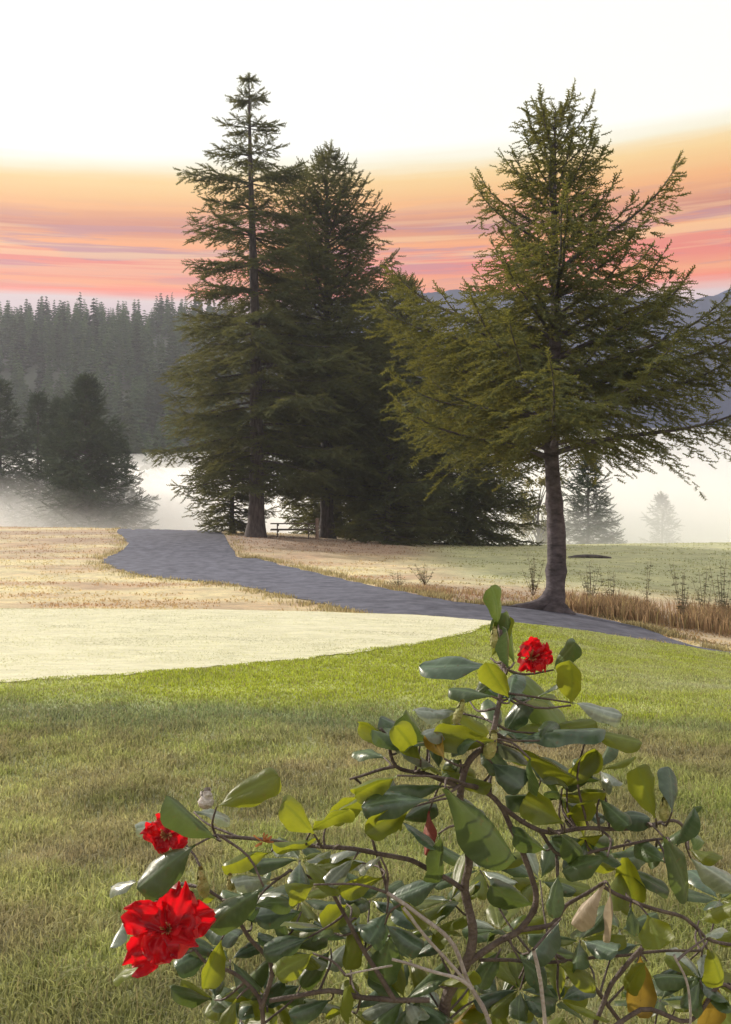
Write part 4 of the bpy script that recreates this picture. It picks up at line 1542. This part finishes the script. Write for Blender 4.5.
LEAVES = [
    (498, 624, 498, 591, 11, 'g'), (491, 657, 499, 620, 19, 'y'), (514, 661, 508, 613, 15, 'g'), (508, 667, 506, 632, 14, 'b'),
    (489, 667, 422, 656, 26, 'b'), (508, 697, 488, 664, 22, 'y'), (511, 671, 578, 716, 32, 'g'), (509, 702, 515, 668, 24, 'b'),
    (571, 704, 571, 656, 26, 'y'), (554, 669, 569, 643, 18, 'g'), (490, 696, 450, 686, 12, 'g'), (574, 703, 621, 711, 15, 'p'),
    (455, 712, 414, 710, 13, 'p'), (496, 745, 452, 706, 32, 'y'), (493, 741, 435, 731, 24, 'y'), (504, 735, 523, 700, 24, 'b'),
    (518, 739, 598, 716, 13, 'b'), (545, 733, 592, 718, 26, 'y'), (590, 731, 641, 742, 18, 'y'), (508, 751, 575, 775, 20, 'g'),
    (568, 782, 596, 751, 26, 'y'), (427, 742, 406, 714, 18, 'g'), (444, 758, 433, 732, 20, 'o'),
    (395, 747, 365, 725, 20, 'y'), (383, 757, 353, 746, 15, 'g'), (426, 743, 386, 714, 17, 'b'), (420, 759, 397, 730, 25, 'y'),
    (457, 724, 426, 736, 12, 'p'), (427, 800, 362, 796, 22, 'b'), (410, 808, 366, 832, 24, 'y'), (360, 797, 327, 819, 23, 'y'),
    (447, 790, 512, 862, 44, 'g'), (439, 835, 446, 881, 18, 'g'), (429, 812, 419, 851, 13, 'r'), (442, 880, 389, 890, 22, 'b'),
    (396, 776, 358, 788, 12, 'y'), (493, 764, 520, 786, 28, 'b'), (476, 741, 445, 746, 18, 'b'), (440, 786, 385, 784, 15, 'g'),
    (448, 796, 484, 813, 28, 'b'), (518, 749, 577, 769, 24, 'y'), (563, 788, 596, 752, 24, 'y'), (563, 823, 527, 799, 30, 'y'),
    (562, 795, 605, 792, 11, 'y'), (566, 820, 593, 797, 20, 'y'), (601, 817, 648, 813, 13, 'b'), (655, 817, 636, 769, 27, 'y'),
    (672, 811, 671, 766, 17, 'b'), (602, 835, 575, 842, 18, 'y'), (606, 857, 562, 872, 26, 'g'), (624, 851, 637, 902, 28, 'y'),
    (664, 838, 699, 900, 36, 'g'), (664, 862, 634, 840, 20, 'g'), (690, 850, 719, 858, 14, 'y'), (692, 859, 736, 889, 20, 'p'),
    (677, 845, 687, 809, 15, 'b'), (690, 836, 708, 842, 17, 'b'), (533, 905, 499, 884, 27, 'g'), (558, 876, 554, 916, 19, 'g'),
    (603, 886, 566, 915, 10, 't'), (648, 916, 662, 950, 33, 'y'), (630, 908, 638, 932, 11, 'g'), (610, 889, 618, 941, 5, 't'),
    (706, 938, 724, 928, 11, 'p'), (218, 806, 271, 773, 28, 'y'), (215, 838, 167, 797, 26, 'g'), (195, 812, 231, 813, 10, 'p'),
    (163, 824, 139, 824, 13, 'p'), (194, 846, 134, 884, 36, 'g'), (137, 882, 109, 887, 12, 'p'), (127, 919, 106, 942, 9, 'p'),
    (143, 968, 115, 976, 14, 'y'), (270, 880, 238, 879, 18, 'p'), (262, 888, 208, 925, 26, 'g'), (199, 927, 234, 934, 22, 'b'),
    (210, 950, 177, 966, 24, 'b'), (221, 941, 205, 987, 26, 'y'), (218, 897, 184, 890, 14, 'y'), (140, 884, 168, 898, 12, 'g'),
    (270, 852, 221, 861, 20, 'y'), (313, 833, 287, 805, 29, 'y'), (312, 830, 343, 799, 20, 'y'), (328, 822, 362, 796, 17, 'y'),
    (318, 839, 275, 839, 14, 'y'), (366, 849, 331, 846, 9, 'p'), (332, 850, 309, 862, 8, 'p'), (361, 863, 313, 862, 19, 'y'),
    (353, 860, 326, 879, 15, 'p'), (381, 878, 339, 885, 19, 'y'), (380, 857, 362, 867, 8, 'p'), (313, 885, 291, 897, 22, 'y'),
    (346, 905, 321, 931, 26, 'y'), (356, 920, 344, 969, 21, 'y'), (300, 912, 259, 915, 25, 'b'), (307, 938, 264, 951, 24, 'b'),
    (312, 954, 279, 973, 24, 'y'), (386, 914, 369, 937, 28, 'b'), (390, 937, 384, 987, 33, 'g'), (386, 925, 421, 946, 22, 'b'),
    # lower tangle
    (250, 985, 205, 1012, 24, 'y'), (236, 1000, 214, 1040, 20, 'y'), (330, 1000, 290, 1012, 20, 'b'), (300, 985, 262, 1000, 18, 'b'),
    (350, 985, 330, 1015, 22, 'y'), (470, 985, 452, 1000, 18, 'y'), (478, 1000, 462, 1024, 20, 'o'), (560, 965, 595, 985, 24, 'y'),
    (560, 985, 584, 1005, 22, 'y'), (640, 955, 632, 1008, 28, 'o'), (646, 962, 620, 990, 20, 'y'), (640, 945, 596, 943, 12, 'b'),
    (520, 960, 552, 985, 22, 'b'), (500, 950, 480, 985, 18, 'g'), (690, 960, 664, 985, 22, 'b'), (708, 950, 735, 985, 26, 'y'),
    (700, 965, 690, 1005, 24, 'g'), (718, 985, 700, 1022, 22, 'o'), (560, 920, 530, 960, 18, 'b'), (585, 960, 548, 950, 20, 'g'),
    (420, 1000, 398, 1040, 24, 'g'), (440, 985, 470, 965, 16, 'y'), (700, 920, 732, 905, 18, 'y'), (400, 900, 430, 925, 18, 'y'),
    (270, 960, 240, 975, 22, 'g'), (330, 950, 300, 985, 20, 'g'), (230, 900, 262, 905, 16, 'b'), (255, 905, 290, 895, 16, 'g'),
    (470, 700, 488, 676, 14, 'g'), (530, 760, 520, 790, 20, 'g'), (560, 835, 590, 860, 22, 'g'), (545, 850, 520, 835, 20, 'g'),
    (460, 760, 440, 775, 20, 'g'), (480, 745, 500, 772, 22, 'g'), (540, 740, 560, 720, 22, 'g'), (600, 800, 628, 825, 20, 'g'),
]
nodes = []


def stem_px(name, pts, r0, r1, mat=M_stem, d0=1.18, part=True):
    P = [P3(p[0], p[1], p[2] if len(p) > 2 else d0) for p in pts]
    S = smooth_pts(P, 5)
    S = [p + Vector(noise.noise_vector(p * 25)) * 0.0025 for p in S]
    nodes.extend(S)
    mb = MB()
    v, f = tube(S, list(np.linspace(r0, r1, len(S))), 9, jitter=0.10)
    mb.add(rel(v), f)
    return mb.build(name, mat, bush, smooth=True)


base_px = [BR + Vector((0.0, 0.0, -0.02))]
S0 = [BR + Vector((0, 0, -0.03)), P3(436, 1190, 1.22), P3(443, 1080, 1.21), P3(444, 1024, 1.20), P3(448, 994, 1.19), P3(466, 964, 1.18), P3(473, 932, 1.18),
      P3(465, 890, 1.18), P3(469, 864, 1.17), P3(466, 838, 1.15)]
S0 = smooth_pts(S0, 5)
nodes.extend(S0[10:])
mb = MB()
v, f = tube(S0, list(np.linspace(0.0085, 0.0040, len(S0))), 10, jitter=0.10)
mb.add(rel(v), f)
mb.build('stem', M_stem, bush, smooth=True)
stem_px('branch', [(466, 840, 1.15), (460, 805, 1.14), (468, 765, 1.13), (490, 738, 1.13), (500, 700, 1.14), (503, 662, 1.15), (500, 630, 1.15)], 0.0045, 0.0022)
stem_px('branch', [(463, 889), (430, 870), (400, 858), (360, 850), (315, 846), (275, 842), (240, 838), (216, 835, 1.12)], 0.0032, 0.0020)
stem_px('branch', [(466, 964), (492, 944), (520, 930), (536, 902), (530, 868), (515, 835), (500, 806), (482, 790), (462, 784, 1.12)], 0.0040, 0.0028)
stem_px('branch', [(520, 930), (552, 924), (566, 905), (588, 893), (604, 883)], 0.0030, 0.0018)
stem_px('branch', [(600, 884), (640, 905), (678, 914), (694, 925), (708, 938), (735, 946), (770, 950)], 0.0024, 0.0020)
stem_px('branch', [(462, 786), (430, 774), (396, 766), (387, 738), (380, 728)], 0.0030, 0.0016)
stem_px('branch', [(396, 766), (372, 773), (350, 780)], 0.0022, 0.0014)
stem_px('branch', [(500, 806), (540, 830), (600, 828), (640, 828), (672, 820), (690, 836)], 0.0030, 0.0018)
stem_px('branch', [(540, 830), (560, 855), (600, 850), (640, 843), (668, 838)], 0.0024, 0.0014)
stem_px('branch', [(556, 855), (557, 878)], 0.0018, 0.0012)
stem_px('branch', [(387, 893), (380, 862), (371, 833)], 0.0020, 0.0015)
stem_px('dead_twig', [(387, 892, 1.1), (414, 912, 1.1), (450, 940, 1.1), (468, 980, 1.1), (490, 1024, 1.1), (500, 1080, 1.12)], 0.0022, 0.0026, M_deadstem)
stem_px('dead_twig', [(402, 908, 1.09), (425, 935, 1.09), (455, 970, 1.09), (468, 985, 1.09)], 0.0018, 0.0018, M_deadstem)
stem_px('dead_twig', [(392, 960, 1.08), (436, 973, 1.08), (470, 988, 1.08), (492, 1030, 1.08)], 0.0016, 0.0022, M_deadstem)
stem_px('dead_twig', [(345, 976, 1.12), (392, 966, 1.12)], 0.0010, 0.0012, M_deadstem)
stem_px('dead_twig', [(535, 950, 1.08), (541, 985, 1.08), (545, 1035, 1.08)], 0.0022, 0.0022, M_deadstem)
stem_px('dead_twig', [(675, 955, 1.08), (688, 985, 1.08), (690, 1035, 1.08)], 0.0014, 0.0014, M_deadstem)
stem_px('branch', [(262, 1060), (262, 1005), (240, 978), (208, 962), (196, 950)], 0.0030, 0.0018)
stem_px('branch', [(262, 1010), (272, 968), (250, 938), (228, 905), (206, 888)], 0.0030, 0.0018)
stem_px('branch', [(430, 1000), (395, 1000), (360, 998), (330, 990), (270, 1002)], 0.0032, 0.0028)
stem_px('branch', [(395, 1000), (370, 960), (345, 915), (325, 885), (290, 870)], 0.0030, 0.0018)
stem_px('branch', [(530, 952, 1.25), (562, 958, 1.25), (600, 995, 1.25), (640, 1050, 1.25)], 0.0026, 0.0026)
stem_px('branch', [(642, 948), (618, 975), (604, 1000), (585, 1050)], 0.0030, 0.0028)
stem_px('branch', [(480, 960, 1.2), (560, 962, 1.2), (640, 952, 1.2), (700, 950, 1.2)], 0.0022, 0.0016)
stem_px('branch', [(585, 1050), (640, 1010), (690, 1020), (720, 985), (745, 1000)], 0.0030, 0.0022)

NOD = np.array([tuple(p) for p in nodes])
twb = MB()


def petiole(b, toward):
    d2 = ((NOD - np.array(tuple(b))) ** 2).sum(1)
    k = int(d2.argmin())
    q = Vector(NOD[k])
    if (q - b).length > 0.004:
        mid = b.lerp(q, 0.5) - toward * 0.12 * (q - b).length
        S = smooth_pts([q, mid, b], 3)
        v, f = tube(S, list(np.linspace(0.0017, 0.0011, len(S))), 5)
        twb.add(rel(v), f)


made = []
for i, e in enumerate(LEAVES):
    dd = None
    if e[0] == 447 and e[1] == 790:
        dd = 1.04
    if e[:2] in ((215, 838), (194, 846)):
        dd = 1.07
    if e[1] > 940:
        dd = 1.22 + 0.08 * math.sin(i * 2.3)
    (V, Fc, C), b = place_leaf(*e, d=dd, seed=i + 1)
    area = math.hypot(e[2] - e[0], e[3] - e[1]) * e[4]
    made.append((area, e[5], V, Fc, C, b, (P3(e[2], e[3], 1.15) - P3(e[0], e[1], 1.15)).normalized()))
order = sorted(range(len(made)), key=lambda k: -made[k][0])
rest = []
for rank, k in enumerate(order):
    area, kd, V, Fc, C, b, ax = made[k]
    petiole(b, ax)
    if rank < 99:
        lo = mesh_obj('leaf', rel(V), Fc, LM[kd], bush, smooth=True, colors=np.array(C))
        if kd == 'r':
            lo['label'] = 'dead reddish brown hanging leaf'
        elif kd == 'o':
            lo['label'] = 'leaf turning yellow orange'
        elif kd == 't':
            lo['label'] = 'dry pale tan leaf'
    else:
        rest.append((kd, V, Fc, C))

# whorls deeper inside and below, beyond what can be counted
wr = random.Random(17)
centres = [(250, 1050), (320, 1060), (390, 1050), (470, 1060), (540, 1050), (610, 1060), (680, 1060), (740, 1040), (215, 1000), (290, 950),
           (350, 1010), (410, 960), (520, 990), (580, 940), (660, 1000), (720, 900), (760, 930), (620, 870), (560, 800), (480, 870), (430, 930), (300, 900),
           (540, 880), (780, 1000), (230, 960), (370, 900), (500, 730), (530, 700), (440, 770), (585, 840), (650, 850), (300, 1120), (450, 1150), (600, 1140), (380, 1220), (520, 1230),
           (330, 930), (270, 1000), (400, 820), (450, 900), (500, 930), (560, 1000), (620, 930), (340, 870), (600, 770), (545, 770), (700, 980), (250, 900), (440, 1010), (240, 1020), (405, 1000), (500, 1000), (680, 1000), (350, 940), (300, 860), (420, 745)]
for ci, (cx, cy) in enumerate(centres):
    d = wr.uniform(1.2, 1.40) if cy > 860 else wr.uniform(1.17, 1.24)
    c = P3(cx, cy, d)
    nl = wr.randint(5, 8) if cy > 860 else 5
    ax0 = (Vector((wr.uniform(-.6, .6), wr.uniform(-0.5, 0.3), 1))).normalized()
    s0 = ax0.orthogonal().normalized()
    s1 = ax0.cross(s0)
    for k in range(nl):
        a = 6.283 * k / nl + wr.uniform(-.3, .3)
        rad = s0 * math.cos(a) + s1 * math.sin(a)
        ax = (rad + ax0 * wr.uniform(-0.1, 0.7)).normalized()
        nn = (ax0 - ax * ax.dot(ax0)).normalized()
        Ln = wr.uniform(0.042, 0.066)
        V, Fc, C = leaf_geo(c + rad * 0.004, ax, nn, Ln, Ln * wr.uniform(0.46, 0.56), curl=wr.uniform(0.3, 0.9), droop=wr.uniform(0, 0.3), twist=wr.uniform(-.3, .3), seed=500 + ci * 10 + k)
        rest.append((wr.choice('ggbyyygp'), V, Fc, C))
    petiole(c, ax0)
keys = list(LM)
V, Fc, C, MI = [], [], [], []
for kd, v, f, c in rest:
    o = len(V)
    V.extend(rel(v))
    Fc.extend([tuple(i + o for i in q) for q in f])
    C.extend(c)
    MI.extend([keys.index(kd)] * len(f))
fo = mesh_obj('foliage', V, Fc, [LM[k] for k in keys], bush, smooth=True, midx=MI, colors=np.array(C))
fo['kind'] = 'stuff'
twb.build('twigs', M_stem, bush, smooth=True)['kind'] = 'stuff'


# flowers
def petal_geo(base, ax, nrm, Ln, W, seed, cup=0.3, ruf=0.16, point=0.0):
    a = ax.normalized()
    n = (nrm - a * nrm.dot(a)).normalized()
    s_ = n.cross(a)
    ns, nw = 20, 16
    V = []
    r = random.Random(seed)
    o1, o2 = r.uniform(0, 50), r.uniform(0, 50)
    for i in range(ns + 1):
        s = i / ns
        w = W / 2 * float(np.interp(s, [0, .15, .4, .65, .85, 0.95, 1], [.16, .38, .78, 1.0, .92, .72, .5]))
        for j in range(nw + 1):
            q = j / nw * 2 - 1
            edge = max(abs(q), s) ** 2
            lo = 1 - 0.10 * q * q + 0.10 * noise.noise(Vector((q * 2.2 + o1, 3.1, 0)))
            z = cup * Ln * (0.5 * s * s) + W * 0.22 * q * q * s
            z += ruf * W * edge * noise.noise(Vector((q * 2.6 + o1, s * 3.4 + o2, 0))) * 2.2
            z += ruf * W * 0.35 * noise.noise(Vector((q * 6 + o2, s * 6 + o1, 2))) * edge
            V.append(base + a * (Ln * s * lo) + s_ * (w * q * (1 + 0.12 * noise.noise(Vector((s * 5 + o2, q, 1))))) + n * z)
    Fc = []
    for i in range(ns):
        for j in range(nw):
            k = i * (nw + 1) + j
            Fc.append((k, k + 1, k + nw + 2, k + nw + 1))
    return V, Fc


def flower(px, py, d, tips, wpx, seed, label):
    c = P3(px, py, d)
    r = random.Random(seed)
    mb = MB()
    for k in range(14):
        a = r.uniform(0, 6.28)
        t_ = Vector((math.cos(a) * 0.006, -0.012, math.sin(a) * 0.006 + 0.006)) * r.uniform(0.7, 1.2)
        v, f = tube([c, c + t_ * 0.6, c + t_], [0.0006, 0.0005, 0.0009], 5)
        mb.add(rel(v), f)
    v, f = tube([c + Vector((0, 0.006, -0.006)), c + Vector((0, 0.003, 0)), c], [0.003, 0.005, 0.003], 8)
    mb.add(rel(v), f)
    fl = mb.build('flower', M_sepal, bush, smooth=True)
    fl['label'] = label
    for i, (tx, ty, dd) in enumerate(tips):
        t_ = P3(tx, ty, d + dd)
        ax = t_ - c
        view = Vector((0.0, -1, 0.25))
        n = (view + Vector((r.uniform(-.5, .5), 0, r.uniform(-.4, .6)))).normalized()
        V, Fc = petal_geo(c, ax, n, ax.length * 1.08, wpx / F * d * r.uniform(0.85, 1.15), seed * 20 + i, cup=r.uniform(-0.4, 0.5), ruf=0.30)
        mesh_obj('petal', rel(V), Fc, M_petal, fl, smooth=True)


flower(168, 930, 1.08, [(128, 912, 0.0), (152, 906, 0.01), (183, 889, 0.0), (211, 914, 0.0), (196, 942, -0.02), (150, 960, -0.02), (135, 962, 0.0)],
       40, 1, 'largest ragged red bloom, lowest on the left side')
flower(168, 836, 1.10, [(143, 834, 0.0), (158, 850, -0.01), (184, 846, 0.0), (177, 816, 0.015), (155, 822, 0.01)], 22, 2, 'half hidden crimson bloom under curled leaves')
flower(531, 659, 1.12, [(521, 645, 0.0), (541, 645, 0.01), (551, 653, 0.0), (544, 668, -0.01), (523, 670, -0.012)], 23, 3, 'small bright red bloom at the top of the shrub')


def bud(px, py, d, h, w, mat, tilt=(0, 0), name='bud'):
    c = P3(px, py, d)
    mb = MB()
    ax = Vector((tilt[0], tilt[1], 1)).normalized()
    s0 = ax.orthogonal().normalized()
    s1 = ax.cross(s0)
    v, f = tube([c - ax * h * 0.5, c - ax * h * 0.3, c, c + ax * h * 0.3, c + ax * h * 0.5], [w * 0.2, w * 0.42, w * 0.5, w * 0.3, w * 0.05], 10)
    mb.add(rel(v), f)
    for k in range(9):
        a = k * 2.4
        rad = s0 * math.cos(a) + s1 * math.sin(a)
        z = (k / 9 - 0.55) * h
        b0 = c + ax * z + rad * w * 0.40
        V, Fc, C = leaf_geo(b0, ax + rad * 0.1, rad, h * 0.5, w * 0.55, curl=0.9, droop=0.25, seed=k)
        mb.add(rel(V), Fc)
    mb.build(name, mat, bush, smooth=True)


bud(206, 801, 1.13, 0.017, 0.019, M_budpale)
bud(203, 886, 1.14, 0.026, 0.015, M_bud, (-0.2, 0))
bud(231, 884, 1.14, 0.014, 0.011, M_bud, (-0.2, 0))
bud(458, 715, 1.13, 0.022, 0.011, M_bud, (0.3, 0))
bud(490, 748, 1.12, 0.024, 0.016, M_bud, (0.2, 0))
bud(664, 812, 1.13, 0.020, 0.012, M_bud, (0, 0))
bud(494, 640, 1.13, 0.018, 0.010, M_bud, (0, 0))
# dry sepals where an older flower dropped
c = P3(263, 842, 1.13)
mb = MB()
for k in range(14):
    a = Vector((wr.uniform(-1, 1), wr.uniform(-1, 0.3), wr.uniform(-0.2, 1))).normalized()
    V, Fc, C = leaf_geo(c, a, a.orthogonal(), wr.uniform(0.009, 0.018), 0.003, curl=0.3, seed=k)
    mb.add(rel(V), Fc)
mb.build('dry_sepals', M_sepal, bush, smooth=True)
